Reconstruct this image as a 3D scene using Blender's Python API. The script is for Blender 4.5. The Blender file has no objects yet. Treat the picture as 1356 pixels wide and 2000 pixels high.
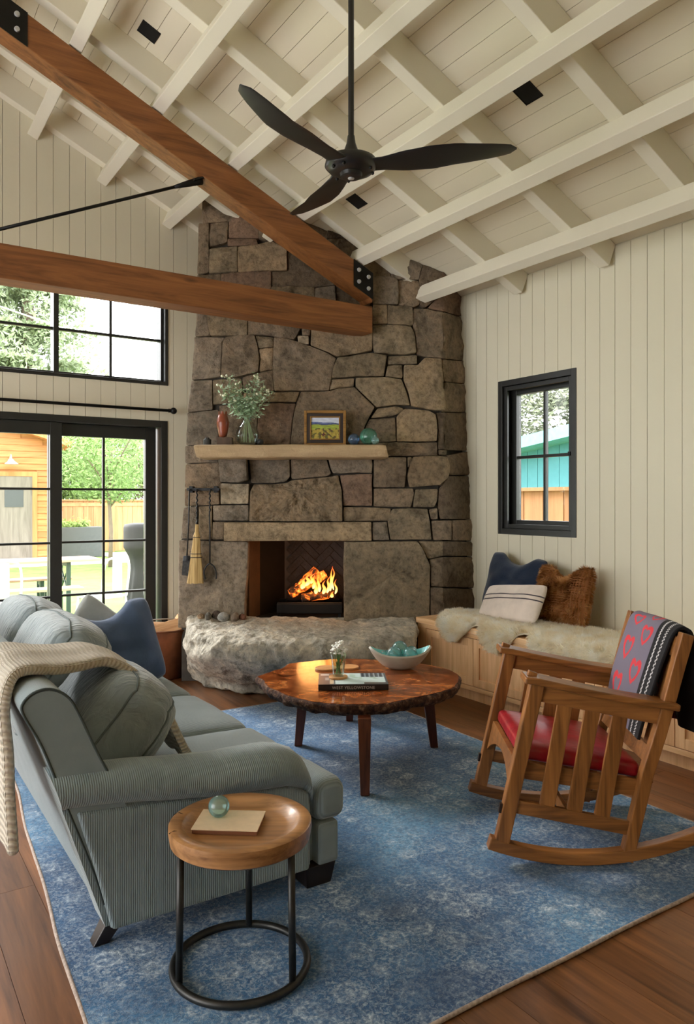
import bpy, bmesh, math, random
from mathutils import Vector, Matrix, noise

random.seed(7)
SC = bpy.context.scene
COL = SC.collection
R = math.radians

# ------------------------------------------------------------------ camera
F_PX, YH, CAMH = 1470.0, 978.0, 1.40          # focal length and horizon row in the 1356 x 2000 frame, eye height
YAW = R(33.12)
CY, SY = math.cos(YAW), math.sin(YAW)
cam_data = bpy.data.cameras.new('camera')
cam_data.sensor_fit = 'VERTICAL'
cam_data.sensor_height = 36.0
cam_data.sensor_width = 24.4
cam_data.lens = F_PX * 36.0 / 2000.0
cam_data.shift_y = -(1000.0 - YH) / 2000.0
cam_data.clip_end = 300
cam = bpy.data.objects.new('camera', cam_data)
cam.location = (0, 0, CAMH)
cam.rotation_euler = (math.pi / 2, 0, -YAW)
COL.objects.link(cam)
SC.camera = cam

# ------------------------------------------------------------------ world, lights, exposure
world = bpy.data.worlds.new('overcast_sky')
SC.world = world
world.use_nodes = True
wn = world.node_tree.nodes
wn['Background'].inputs['Color'].default_value = (0.965, 0.985, 1.0, 1)
wn['Background'].inputs['Strength'].default_value = 4.4

# hazy sun standing over the garden, beyond the gable wall
sun_data = bpy.data.lights.new('hazy_sun', 'SUN')
sun_data.energy = 5.5
sun_data.angle = R(28)
sun_data.color = (1.0, 0.98, 0.95)
sun = bpy.data.objects.new('hazy_sun', sun_data)
sun.rotation_euler = Vector((0.28, -0.80, -0.60)).to_track_quat('-Z', 'Y').to_euler()
COL.objects.link(sun)

SC.view_settings.view_transform = 'Standard'
SC.view_settings.look = 'None'
SC.view_settings.gamma = 1.0
SC.view_settings.use_curve_mapping = False
SC.view_settings.exposure = 0.70
SC.cycles.max_bounces = 7
SC.cycles.diffuse_bounces = 5
SC.cycles.adaptive_threshold = 0.02
SC.cycles.transparent_max_bounces = 12

# ------------------------------------------------------------------ helpers
def W(lat, d, z=0.0):
    """point given by its sideways and forward distance from the camera's foot"""
    return Vector((CY * lat + SY * d, -SY * lat + CY * d, z))

class MB:
    def __init__(s):
        s.v = []; s.f = []; s.c = None
    def add(s, vs, fs):
        n = len(s.v)
        s.v += [Vector(p) for p in vs]
        s.f += [tuple(i + n for i in f) for f in fs]
        return s
    def box(s, lo, hi, M=None):
        x0, y0, z0 = lo; x1, y1, z1 = hi
        vs = [Vector(p) for p in ((x0,y0,z0),(x1,y0,z0),(x1,y1,z0),(x0,y1,z0),(x0,y0,z1),(x1,y0,z1),(x1,y1,z1),(x0,y1,z1))]
        if M: vs = [M @ p for p in vs]
        return s.add(vs, [(0,3,2,1),(4,5,6,7),(0,1,5,4),(1,2,6,5),(2,3,7,6),(3,0,4,7)])
    def prism(s, poly, z0, z1, M=None):
        n = len(poly)
        vs = [Vector((x, y, z0)) for x, y in poly] + [Vector((x, y, z1)) for x, y in poly]
        if M: vs = [M @ p for p in vs]
        fs = [tuple(range(n))[::-1], tuple(range(n, 2 * n))]
        fs += [(i, (i + 1) % n, n + (i + 1) % n, n + i) for i in range(n)]
        return s.add(vs, fs)
    def tube(s, pts, r, n=10, closed=False, flat=1.0):
        pts = [Vector(p) for p in pts]; m = len(pts)
        rs = r if isinstance(r, (list, tuple)) else [r] * m
        vs = []; up = None
        for i in range(m):
            if closed: t = pts[(i + 1) % m] - pts[i - 1]
            else: t = pts[min(i + 1, m - 1)] - pts[max(i - 1, 0)]
            t.normalize()
            if up is None:
                up = Vector((0, 0, 1)) if abs(t.z) < 0.9 else Vector((1, 0, 0))
            a = t.cross(up)
            if a.length < 1e-5: a = t.orthogonal()
            a.normalize(); b = a.cross(t).normalized(); up = b
            for k in range(n):
                q = 2 * math.pi * k / n
                vs.append(pts[i] + a * math.cos(q) * rs[i] + b * math.sin(q) * rs[i] * flat)
        fs = []
        for i in range(m if closed else m - 1):
            j = (i + 1) % m
            for k in range(n):
                l = (k + 1) % n
                fs.append((i * n + k, j * n + k, j * n + l, i * n + l))
        if not closed:
            fs.append(tuple(range(n))); fs.append(tuple(range((m - 1) * n, m * n))[::-1])
        return s.add(vs, fs)
    def lathe(s, prof, n=24, M=None, close=False):
        vs = []; m = len(prof)
        for r, z in prof:
            for k in range(n):
                q = 2 * math.pi * k / n
                vs.append(Vector((r * math.cos(q), r * math.sin(q), z)))
        if M: vs = [M @ p for p in vs]
        fs = []
        for i in range(m - 1 if not close else m):
            j = (i + 1) % m
            for k in range(n):
                l = (k + 1) % n
                fs.append((i * n + k, i * n + l, j * n + l, j * n + k))
        if not close:
            fs.append(tuple(range(n))[::-1]); fs.append(tuple(range((m - 1) * n, m * n)))
        return s.add(vs, fs)
    def sphere(s, c, r, n=20, m=12, sq=(1, 1, 1)):
        c = Vector(c); vs = []; fs = []
        for i in range(m + 1):
            a = math.pi * i / m
            for k in range(n):
                q = 2 * math.pi * k / n
                vs.append(c + Vector((r * math.sin(a) * math.cos(q) * sq[0], r * math.sin(a) * math.sin(q) * sq[1], r * math.cos(a) * sq[2])))
        for i in range(m):
            for k in range(n):
                l = (k + 1) % n
                fs.append((i * n + k, (i + 1) * n + k, (i + 1) * n + l, i * n + l))
        return s.add(vs, fs)
    def grid(s, fn, nu, nv, wrapu=False):
        vs = [Vector(fn(i / (nu if wrapu else nu - 1), j / (nv - 1))) for j in range(nv) for i in range(nu)]
        fs = []
        for j in range(nv - 1):
            for i in range(nu if wrapu else nu - 1):
                k = (i + 1) % nu
                fs.append((j * nu + i, j * nu + k, (j + 1) * nu + k, (j + 1) * nu + i))
        return s.add(vs, fs)
    def sheet(s, fn, nu, nv, th):
        """a closed sheet: fn(u, v) -> point; thickness th along the surface normal"""
        P = [[Vector(fn(i / (nu - 1), j / (nv - 1))) for i in range(nu)] for j in range(nv)]
        top = []; bot = []
        for j in range(nv):
            for i in range(nu):
                du = P[j][min(i + 1, nu - 1)] - P[j][max(i - 1, 0)]
                dv = P[min(j + 1, nv - 1)][i] - P[max(j - 1, 0)][i]
                n = du.cross(dv)
                n = n.normalized() if n.length > 1e-9 else Vector((0, 0, 1))
                top.append(P[j][i] + n * th * 0.5); bot.append(P[j][i] - n * th * 0.5)
        N = nu * nv; fs = []
        for j in range(nv - 1):
            for i in range(nu - 1):
                a = j * nu + i; b = a + 1; c = a + nu + 1; d = a + nu
                fs.append((a, b, c, d)); fs.append((N + d, N + c, N + b, N + a))
        rim = [i for i in range(nu)] + [j * nu + nu - 1 for j in range(1, nv)] + [(nv - 1) * nu + i for i in range(nu - 2, -1, -1)] + [j * nu for j in range(nv - 2, 0, -1)]
        for k in range(len(rim)):
            a = rim[k]; b = rim[(k + 1) % len(rim)]
            fs.append((b, a, N + a, N + b))
        return s.add(top + bot, fs)
    def rbox(s, lo, hi, r, n=8, fn=None, M=None):
        """rounded box on a subdivided cube; fn(p, q) reshapes p, q in -1..1"""
        lo = Vector(lo); hi = Vector(hi); c = (lo + hi) / 2; h = (hi - lo) / 2
        idx = {}; vs = []; fs = []; s.idx = idx
        def vert(i, j, k):
            key = (i, j, k)
            if key in idx: return idx[key]
            def e(t):                     # crowd the points towards the edges
                t = 2 * t / n - 1
                return math.copysign(1 - (1 - abs(t)) ** 1.35, t)
            q = Vector((e(i), e(j), e(k)))
            p = Vector((q.x * h.x, q.y * h.y, q.z * h.z))
            inn = Vector([max(-(h[a] - r), min(h[a] - r, p[a])) if h[a] > r else 0.0 for a in range(3)])
            d = p - inn
            if d.length > 1e-9:
                p = inn + d.normalized() * min(r, d.length if False else r)
            p = p + c
            if fn: p = Vector(fn(p, q))
            if M: p = M @ p
            idx[key] = len(vs); vs.append(p)
            return idx[key]
        for a in range(n):
            for b in range(n):
                fs.append((vert(a,b,0), vert(a,b+1,0), vert(a+1,b+1,0), vert(a+1,b,0)))
                fs.append((vert(a,b,n), vert(a+1,b,n), vert(a+1,b+1,n), vert(a,b+1,n)))
                fs.append((vert(a,0,b), vert(a+1,0,b), vert(a+1,0,b+1), vert(a,0,b+1)))
                fs.append((vert(a,n,b), vert(a,n,b+1), vert(a+1,n,b+1), vert(a+1,n,b)))
                fs.append((vert(0,a,b), vert(0,a,b+1), vert(0,a+1,b+1), vert(0,a+1,b)))
                fs.append((vert(n,a,b), vert(n,a+1,b), vert(n,a+1,b+1), vert(n,a,b+1)))
        return s.add(vs, fs)
    def build(s, name, mat, parent=None, bevel=0, seg=2, smooth=False, sub=0, color=None, loc=None, M=None, angle=None):
        me = bpy.data.meshes.new(name)
        vs = [M @ p for p in s.v] if M else s.v
        if loc is not None:
            L = Vector(loc); vs = [p - L for p in vs]
        me.from_pydata([tuple(p) for p in vs], [], s.f)
        me.validate(); me.update()
        me.materials.append(mat)
        if smooth:
            me.polygons.foreach_set('use_smooth', [True] * len(me.polygons))
            if angle: me.set_sharp_from_angle(angle=R(angle))
        if s.c:
            ca = me.color_attributes.new('print', 'FLOAT_COLOR', 'POINT')
            for i, c in enumerate(s.c): ca.data[i].color = (c[0], c[1], c[2], 1)
        o = bpy.data.objects.new(name, me)
        COL.objects.link(o)
        if loc is not None: o.location = loc
        if parent: o.parent = parent
        if bevel:
            b = o.modifiers.new('bevel', 'BEVEL'); b.width = bevel; b.segments = seg; b.limit_method = 'ANGLE'; b.angle_limit = R(40)
        if sub:
            m = o.modifiers.new('subd', 'SUBSURF'); m.levels = sub; m.render_levels = sub
        if color: o.color = (*color, 1)
        return o

def tag(o, label=None, cat=None, group=None, kind=None):
    if label: o['label'] = label
    if cat: o['category'] = cat
    if group: o['group'] = group
    if kind: o['kind'] = kind
    return o
def thing(name, label, cat, loc=(0, 0, 0), rz=0, group=None, rot=None):
    o = bpy.data.objects.new(name, None)
    o.empty_display_size = 0.1
    COL.objects.link(o); o.location = loc
    o.rotation_euler = rot if rot else (0, 0, rz)
    return tag(o, label, cat, group)
def copy_tree(o, parent=None):
    c = o.copy(); COL.objects.link(c); c.parent = parent
    for ch in list(o.children): copy_tree(ch, c)
    return c
def inst(me, name, parent, loc, rot=(0, 0, 0), color=None):
    o = bpy.data.objects.new(name, me); COL.objects.link(o)
    o.parent = parent; o.location = loc; o.rotation_euler = rot
    if color: o.color = (*color, 1)
    return o
def T(x=0, y=0, z=0): return Matrix.Translation((x, y, z))
def RX(a): return Matrix.Rotation(R(a), 4, 'X')
def RY(a): return Matrix.Rotation(R(a), 4, 'Y')
def RZ(a): return Matrix.Rotation(R(a), 4, 'Z')
def nz(x, y=0, z=0): return noise.noise(Vector((x, y, z)))
def smoothstep(a, b, x):
    t = max(0, min(1, (x - a) / (b - a))); return t * t * (3 - 2 * t)
def lerp(a, b, t): return a + (b - a) * t
def interp(tab, x):
    if x <= tab[0][0]: return tab[0][1]
    for (a, va), (b, vb) in zip(tab, tab[1:]):
        if x <= b: return lerp(va, vb, (x - a) / (b - a))
    return tab[-1][1]
def catmull(pts, n=6):
    pts = [Vector(p) for p in pts]; out = []
    for i in range(len(pts) - 1):
        p0 = pts[max(i - 1, 0)]; p1 = pts[i]; p2 = pts[i + 1]; p3 = pts[min(i + 2, len(pts) - 1)]
        for k in range(n):
            t = k / n
            out.append(0.5 * ((2 * p1) + (p2 - p0) * t + (2 * p0 - 5 * p1 + 4 * p2 - p3) * t * t + (3 * p1 - p0 - 3 * p2 + p3) * t ** 3))
    out.append(pts[-1]); return out

# ------------------------------------------------------------------ materials
def srgb(r, g, b):
    f = lambda c: (c / 255 / 12.92) if c / 255 <= 0.04045 else ((c / 255 + 0.055) / 1.055) ** 2.4
    return (f(r), f(g), f(b))
class NT:
    def __init__(s, name):
        s.m = bpy.data.materials.new(name); s.m.use_nodes = True
        s.t = s.m.node_tree; s.n = s.t.nodes; s.b = s.n['Principled BSDF']; s.out = s.n['Material Output']
    def new(s, typ, **kw):
        o = s.n.new(typ)
        for k, v in kw.items():
            if k in o.inputs.keys(): o.inputs[k].default_value = v
            else: setattr(o, k, v)
        return o
    def link(s, a, b): s.t.links.new(a, b)
    def math(s, op, a, b=None, clamp=False):
        o = s.n.new('ShaderNodeMath'); o.operation = op; o.use_clamp = clamp
        for i, x in enumerate((a, b)):
            if x is None: continue
            if isinstance(x, (int, float)): o.inputs[i].default_value = x
            else: s.link(x, o.inputs[i])
        return o.outputs[0]
    def coords(s, scale=(1, 1, 1), rnd=0.0, kind='Object', rot=(0, 0, 0)):
        tc = s.new('ShaderNodeTexCoord'); mp = s.new('ShaderNodeMapping')
        mp.inputs['Scale'].default_value = scale; mp.inputs['Rotation'].default_value = rot
        src = tc.outputs[kind]
        if rnd:
            oi = s.new('ShaderNodeObjectInfo')
            ad = s.new('ShaderNodeVectorMath', operation='MULTIPLY_ADD')
            cmb = s.new('ShaderNodeCombineXYZ')
            for i in range(3): s.link(oi.outputs['Random'], cmb.inputs[i])
            s.link(cmb.outputs[0], ad.inputs[0]); ad.inputs[1].default_value = (rnd, rnd * 0.7, rnd * 1.3)
            s.link(src, ad.inputs[2]); src = ad.outputs[0]
        s.link(src, mp.inputs['Vector'])
        return mp.outputs[0]
    def noise(s, vec, scale, detail=4, rough=0.55, dist=0.0):
        o = s.new('ShaderNodeTexNoise'); s.link(vec, o.inputs['Vector'])
        o.inputs['Scale'].default_value = scale; o.inputs['Detail'].default_value = detail
        o.inputs['Roughness'].default_value = rough; o.inputs['Distortion'].default_value = dist
        return o.outputs['Fac']
    def ramp(s, fac, stops):
        o = s.new('ShaderNodeValToRGB'); e = o.color_ramp.elements
        e[0].position, e[0].color = stops[0][0], (*stops[0][1], 1)
        e[1].position, e[1].color = stops[-1][0], (*stops[-1][1], 1)
        for p, c in stops[1:-1]:
            k = e.new(p); k.color = (*c, 1)
        s.link(fac, o.inputs[0]); return o.outputs[0]
    def mix(s, fac, a, b, typ='MIX'):
        o = s.new('ShaderNodeMix', data_type='RGBA', blend_type=typ)
        for i, x in ((0, fac), (6, a), (7, b)):
            if isinstance(x, (int, float)): o.inputs[i].default_value = x
            elif isinstance(x, tuple): o.inputs[i].default_value = (*x, 1)
            else: s.link(x, o.inputs[i])
        return o.outputs[2]
    def bump(s, h, strength=0.3, dist=0.01, prev=None):
        o = s.new('ShaderNodeBump'); o.inputs['Strength'].default_value = strength; o.inputs['Distance'].default_value = dist
        s.link(h, o.inputs['Height'])
        if prev is not None: s.link(prev, o.inputs['Normal'])
        return o.outputs[0]
    def done(s, color=None, rough=None, normal=None, metal=0.0, spec=0.5, **kw):
        def put(k, x):
            if x is None: return
            if isinstance(x, (int, float)): s.b.inputs[k].default_value = x
            elif isinstance(x, tuple): s.b.inputs[k].default_value = (*x, 1)
            else: s.link(x, s.b.inputs[k])
        put('Base Color', color); put('Roughness', rough); put('Metallic', metal); put('Specular IOR Level', spec)
        if normal is not None: s.link(normal, s.b.inputs['Normal'])
        for k, x in kw.items(): put(k.replace('_', ' '), x)
        return s.m

def plain(name, rgb, rough=0.5, metal=0.0, var=0.12, nscale=12, bump=0.0, bscale=60, spec=0.5, rnd=3.0, **kw):
    t = NT(name); v = t.coords(rnd=rnd)
    n = t.noise(v, nscale, 4)
    c = t.ramp(n, [(0.3, tuple(x * (1 - var) for x in rgb)), (0.7, tuple(min(1, x * (1 + var)) for x in rgb))])
    nm = None
    if bump: nm = t.bump(t.noise(v, bscale, 5), bump, 0.004)
    return t.done(c, rough, nm, metal, spec, **kw)

def wood(name, dark, light, axis='X', rough=0.45, fine=1.0, vary=0.25, knots=False, bump=0.08, spec=0.4, coat=0.0):
    t = NT(name)
    sc = {'X': (0.9, 9, 9), 'Y': (9, 0.9, 9), 'Z': (9, 9, 0.9)}[axis]
    v = t.coords(scale=tuple(x * fine for x in sc), rnd=17.0)
    a = t.noise(v, 1.1, 5, 0.6, 1.6)
    v2 = t.coords(scale=tuple(x * fine for x in {'X': (3, 90, 90), 'Y': (90, 3, 90), 'Z': (90, 90, 3)}[axis]), rnd=11.0)
    b = t.noise(v2, 1.0, 3, 0.6)
    fac = t.math('ADD', t.math('MULTIPLY', a, 0.75), t.math('MULTIPLY', b, 0.28))
    c = t.ramp(fac, [(0.32, dark), (0.5, tuple((p + q) / 2 for p, q in zip(dark, light))), (0.72, light)])
    if knots:
        kv = t.coords(scale={'X': (1.1, 3, 3), 'Y': (3, 1.1, 3), 'Z': (3, 3, 1.1)}[axis], rnd=5.0)
        vo = t.new('ShaderNodeTexVoronoi', Scale=1.6); t.link(kv, vo.inputs['Vector'])
        k = t.ramp(vo.outputs['Distance'], [(0.05, (1, 1, 1)), (0.12, (0, 0, 0))])
        c = t.mix(t.math('MULTIPLY', k, 0.6), c, tuple(x * 0.3 for x in dark))
    oi = t.new('ShaderNodeObjectInfo')
    hsv = t.new('ShaderNodeHueSaturation'); t.link(c, hsv.inputs['Color'])
    t.link(t.math('ADD', t.math('MULTIPLY', oi.outputs['Random'], vary), 1 - vary / 2), hsv.inputs['Value'])
    nm = t.bump(b, bump, 0.004)
    m = t.done(hsv.outputs[0], rough, nm, 0, spec)
    if coat: t.b.inputs['Coat Weight'].default_value = coat; t.b.inputs['Coat Roughness'].default_value = 0.12
    return m

def glass_pane(name, tint=(1, 1, 1), refl=0.06):
    t = NT(name); t.n.remove(t.b)
    tr = t.new('ShaderNodeBsdfTransparent'); tr.inputs[0].default_value = (*tint, 1)
    gl = t.new('ShaderNodeBsdfGlossy'); gl.inputs['Roughness'].default_value = 0.02
    lw = t.new('ShaderNodeLayerWeight', Blend=0.25)
    mx = t.new('ShaderNodeMixShader')
    t.link(t.math('MULTIPLY_ADD' if False else 'MULTIPLY', lw.outputs['Fresnel'], refl * 8), mx.inputs[0])
    t.link(tr.outputs[0], mx.inputs[1]); t.link(gl.outputs[0], mx.inputs[2])
    t.link(mx.outputs[0], t.out.inputs['Surface'])
    return t.m

def float_glass(name, tint):
    """thin-walled blown glass: clear in the middle, deeper in colour and shinier at the rim"""
    t = NT(name); t.n.remove(t.b)
    lw = t.new('ShaderNodeLayerWeight', Blend=0.35)
    col = t.ramp(lw.outputs['Facing'], [(0.0, tuple(min(1, 0.45 + 0.55 * x) for x in tint)), (0.75, tint), (1.0, tuple(x * 0.55 for x in tint))])
    tr = t.new('ShaderNodeBsdfTransparent'); t.link(col, tr.inputs[0])
    df = t.new('ShaderNodeBsdfDiffuse'); df.inputs[0].default_value = (*tint, 1)
    gl = t.new('ShaderNodeBsdfGlossy'); gl.inputs['Roughness'].default_value = 0.03
    m1 = t.new('ShaderNodeMixShader'); m1.inputs[0].default_value = 0.14
    t.link(tr.outputs[0], m1.inputs[1]); t.link(df.outputs[0], m1.inputs[2])
    m2 = t.new('ShaderNodeMixShader'); lw2 = t.new('ShaderNodeLayerWeight', Blend=0.3)
    t.link(t.math('ADD', t.math('MULTIPLY', lw2.outputs['Fresnel'], 0.8), 0.03, True), m2.inputs[0])
    t.link(m1.outputs[0], m2.inputs[1]); t.link(gl.outputs[0], m2.inputs[2])
    t.link(m2.outputs[0], t.out.inputs['Surface'])
    return t.m

def printed(name, rough=0.6, bump=0.0, bscale=400):
    t = NT(name)
    a = t.new('ShaderNodeVertexColor'); a.layer_name = 'print'
    nm = None
    if bump: nm = t.bump(t.noise(t.coords(), bscale, 2), bump, 0.002)
    return t.done(a.outputs[0], rough, nm)

def paint(name, rgb, rough=0.55):
    t = NT(name); v = t.coords(rnd=9.0)
    g = t.noise(t.coords(scale=(6, 6, 1.2), rnd=4.0), 6, 4)
    c = t.mix(t.math('MULTIPLY', g, 0.12), rgb, tuple(x * 0.86 for x in rgb))
    return t.done(c, rough, t.bump(t.noise(v, 40, 3), 0.06, 0.003), 0, 0.3)

M = {}
M['wall'] = paint('cream_wall_paint', srgb(223, 217, 195))
M['ceil'] = paint('cream_ceiling_paint', srgb(228, 220, 198))
M['beam_white'] = paint('white_washed_timber', srgb(230, 224, 206))
M['black_frame'] = plain('black_window_paint', (0.018, 0.019, 0.018), 0.38, var=0.1)
M['glass'] = glass_pane('window_glass')
M['black_metal'] = plain('black_metal', (0.012, 0.012, 0.012), 0.42, 0.6, var=0.2)
M['fan'] = plain('fan_black', (0.012, 0.012, 0.0125), 0.32, 0, var=0.05)
M['bolt'] = plain('steel_bolt', (0.5, 0.5, 0.5), 0.45, 0.2)
M['timber'] = wood('fir_timber', srgb(94, 55, 28), srgb(160, 103, 58), 'X', 0.5, 1.0, 0.05, True)
M['floor'] = wood('oak_floor', srgb(72, 42, 22), srgb(146, 96, 58), 'Y', 0.34, 0.9, 0.5, False, 0.05, 0.5)
M['bench_wood'] = wood('light_oak', srgb(204, 154, 104), srgb(242, 200, 152), 'Z', 0.45, 1.1, 0.08)
M['bench_top'] = wood('light_oak_top', srgb(208, 158, 106), srgb(244, 204, 156), 'Y', 0.42, 1.1, 0.06)
M['mission'] = wood('fumed_oak', srgb(84, 48, 20), srgb(170, 112, 58), 'Z', 0.36, 1.3, 0.16)
M['mission_x'] = wood('fumed_oak_long', srgb(84, 48, 20), srgb(170, 112, 58), 'X', 0.36, 1.3, 0.16)
M['dark_wood'] = plain('dark_walnut', (0.02, 0.009, 0.005), 0.3)
# ================================================================== the room
XR, YG = 4.25, 6.20            # right-hand wall plane, gable wall plane
XL, YB = -3.25, -3.2           # far side of the room, end of the room behind the camera
PITCH = 0.452
RA = math.atan(PITCH)
ZE = 3.11                      # ceiling height at the eaves wall
XRIDGE = 0.50
def ceil_z(x): return ZE + PITCH * (XR - x) if x >= XRIDGE else ZE + PITCH * (XR - 2 * XRIDGE + x)
ZR = ceil_z(XRIDGE)

# ---- floor: boards run towards the gable wall
floor = tag(MB().box((XL - .15, YB, -.12), (XR + .15, YG + .1, -.018)).build('floor', M['floor']), kind='structure')
rnd = random.Random(3)
BW = 0.165
n_cols = int((XR - XL) / BW) + 1
for i in range(n_cols):
    x = XL + i * BW
    if x < -1.7 and False: continue
    y = YB - rnd.random() * 2.0
    while y < YG:
        L = rnd.uniform(2.0, 3.2)
        y0, y1 = max(y, YB), min(y + L, YG)
        if y1 - y0 > 0.05:
            cx, cy_ = x + BW / 2, (y0 + y1) / 2
            w2 = min(BW / 2 - .0008, XR - cx)
            MB().box((-w2, -(y1 - y0) / 2 + .0008, -.02), (w2, (y1 - y0) / 2 - .0008, 0)).build('plank', M['floor'], floor).location = (cx, cy_, 0)
        y += L

# ---- eaves wall (along the bench) with its window hole
WIN2 = (3.545, 4.31, 1.14, 2.335)       # y0, y1, z0, z1
def strip_rects(a, b, z0, z1, holes):
    """vertical strip a..b cut by rectangular holes -> list of rectangles"""
    cuts = sorted({a, b, *[h for H in holes for h in H[:2] if a < h < b]})
    out = []
    for p, q in zip(cuts, cuts[1:]):
        zs = [(z0, z1)]
        for h0, h1, g0, g1 in holes:
            if p >= h0 - 1e-6 and q <= h1 + 1e-6:
                nzs = []
                for s0, s1 in zs:
                    if g0 > s0: nzs.append((s0, min(g0, s1)))
                    if g1 < s1: nzs.append((max(g1, s0), s1))
                zs = [z for z in nzs if z[1] - z[0] > 1e-4]
        out += [(p, q, s0, s1) for s0, s1 in zs]
    return out
mb = MB()
for p, q, s0, s1 in strip_rects(YB, YG + .1, 0, ZE + .02, [WIN2]):
    mb.box((XR + .004, p, s0), (XR + .16, q, s1))
wall_right = tag(mb.build('wall_right', M['wall']), kind='structure')
BP = 0.122
y = YG - 0.9
while y > YB:
    mb = MB()
    y0 = max(y - BP + .0016, YB); y1 = y - .0016
    for p, q, s0, s1 in strip_rects(y0, y1, 0.0, ZE - .01, [WIN2]):
        mb.box((XR - .012, p - y, s0), (XR + .004, q - y, s1))
    o = mb.build('plank', M['wall'], wall_right); o.location = (0, y, 0)
    y -= BP

# ---- gable wall with the sliding door and the window over it
DOOR = (-1.55, 2.215, 0.0, 2.075)
WIN1 = (-1.55, 2.22, 2.376, 3.15)
mb = MB()
cuts = sorted({XL, XRIDGE, XR + .1, DOOR[0], DOOR[1], WIN1[0], WIN1[1]})
for p, q in zip(cuts, cuts[1:]):
    if p >= DOOR[0] - 1e-6 and q <= 2.2151:
        zs = [(2.075, 2.376), (3.15, None)]
    elif p >= 2.215 - 1e-6 and q <= 2.2201:
        zs = [(0, 2.376), (3.15, None)]
    else:
        zs = [(0, None)]
    for s0, s1 in zs:
        if s1 is None: mb.prism([(p, s0), (q, s0), (q, ceil_z(q)), (p, ceil_z(p))], -(YG + .16), -(YG + .004), RX(90))
        else: mb.box((p, YG + .004, s0), (q, YG + .16, s1))
wall_back = tag(mb.build('wall_back', M['wall']), kind='structure')
x = 3.0
while x > XL:
    mb = MB(); x0 = max(x - BP + .0016, XL); x1 = x - .0016
    cs = sorted({x0, x1, *[c for c in (DOOR[0], DOOR[1], XRIDGE) if x0 < c < x1]})
    for p, q in zip(cs, cs[1:]):
        inside = p >= DOOR[0] - 1e-6 and q <= DOOR[1] + .006
        for s0, s1 in ([(2.075, 2.376), (3.15, None)] if inside else [(0, None)]):
            zt = lambda xx: (ceil_z(xx) - .01) if s1 is None else s1
            mb.prism([(p - x, s0), (q - x, s0), (q - x, zt(q)), (p - x, zt(p))], -(YG + .004), -(YG - .012), RX(90))
    o = mb.build('plank', M['wall'], wall_back); o.location = (x, 0, 0)
    x -= BP

# ---- wall on the far side of the room, unseen, its openings added and sized for the daylight
mb = MB()
for y0, y1, z0, z1 in [(YB, YG, 0, .06), (YB, YG, 2.9, ZE - .02), (5.3, YG, .06, 2.9), (3.5, 3.7, .06, 2.9), (1.7, 1.9, .06, 2.9), (YB, .6, .06, 2.9)]:
    mb.box((XL - .16, y0, z0), (XL, y1, z1))
tag(mb.build('wall_left', M['wall']), kind='structure')
mb = MB()  # unseen end wall, added to cut the fill light from behind the camera
for x0, x1, z0, z1 in [(XL, XR, 0, 2.4)]: mb.box((x0, YB - .15, z0), (x1, YB, z1))
mb.prism([(XL, 2.4), (XR, 2.4), (XR, ZE), (XRIDGE, ZR), (XL, ceil_z(XL))], -YB, -(YB - .15), RX(90))
tag(mb.build('wall_front', M['wall']), kind='structure')

# ---- ceiling: boards along the ridge, rafters up the slope, purlins under them
UP = Vector((-math.cos(RA), 0, math.sin(RA))); NI = Vector((-math.sin(RA), 0, -math.cos(RA)))
E0 = Vector((XR, 0, ZE))
RM = Matrix(((UP.x, 0, NI.x, E0.x), (0, 1, 0, 0), (UP.z, 0, NI.z, E0.z), (0, 0, 0, 1)))   # (up the slope, y, into the room)
SL = (XR - XRIDGE) / math.cos(RA)
mb = MB().box((-.25, YB, -.14), (SL, YG + .15, -.016), RM)
ML = Matrix.Translation((2 * XRIDGE, 0, 0)) @ Matrix.Scale(-1, 4, (1, 0, 0)) @ RM
mb.box((-.25, YB, -.14), (SL, YG + .15, 0), ML)
ceiling = tag(mb.build('ceiling', M['ceil']), kind='structure')
PW = 0.128; s = 0.0
pm = None
while s < SL - .02:
    w = min(PW, SL - s)
    if pm is None or w < PW:
        me = MB().box((.0014, YB + .01, -.016), (w - .0014, YG, 0)).build('plank', M['ceil'], ceiling)
        if pm is None: pm = me.data
        o = me
    else:
        o = bpy.data.objects.new('plank', pm); COL.objects.link(o); o.parent = ceiling
    o.matrix_local = RM @ T(s, 0, 0)
    s += PW
RW, RD = 0.085, 0.164
raf = None
for yc in (6.145, 5.61, 4.83, 4.05, 3.27, 2.49, 1.71, 0.93, 0.15, -.63, -1.41, -2.19):
    if raf is None:
        raf = MB().box((0, -RW / 2, 0), (SL - .06, RW / 2, RD)).build('rafter', M['beam_white'], ceiling, bevel=.004); o = raf
    else:
        o = bpy.data.objects.new('rafter', raf.data); COL.objects.link(o); o.parent = ceiling
        b = o.modifiers.new('bevel', 'BEVEL'); b.width = .004; b.segments = 2
    o.matrix_local = RM @ T(0, yc, 0)
UW, UD = 0.082, 0.12
for xb, yend in ((3.83, 4.80), (3.305, 4.95), (2.775, 5.38), (2.24, YG), (1.70, YG), (1.175, YG), (0.68, YG)):
    sb = (XR - xb) / math.cos(RA) - (RD + UD) * math.tan(RA) * 0 + 0
    # xb is the lower edge of the purlin's underside
    base = Vector((xb, 0, ceil_z(xb) - (RD + UD) * 1.0975))
    loc = RM.inverted() @ base
    o = MB().box((0, YB + .01, 0), (UW, yend, UD)).build('purlin', M['beam_white'], ceiling, bevel=.004)
    o.matrix_local = RM @ T(loc.x, 0, RD)

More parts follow.
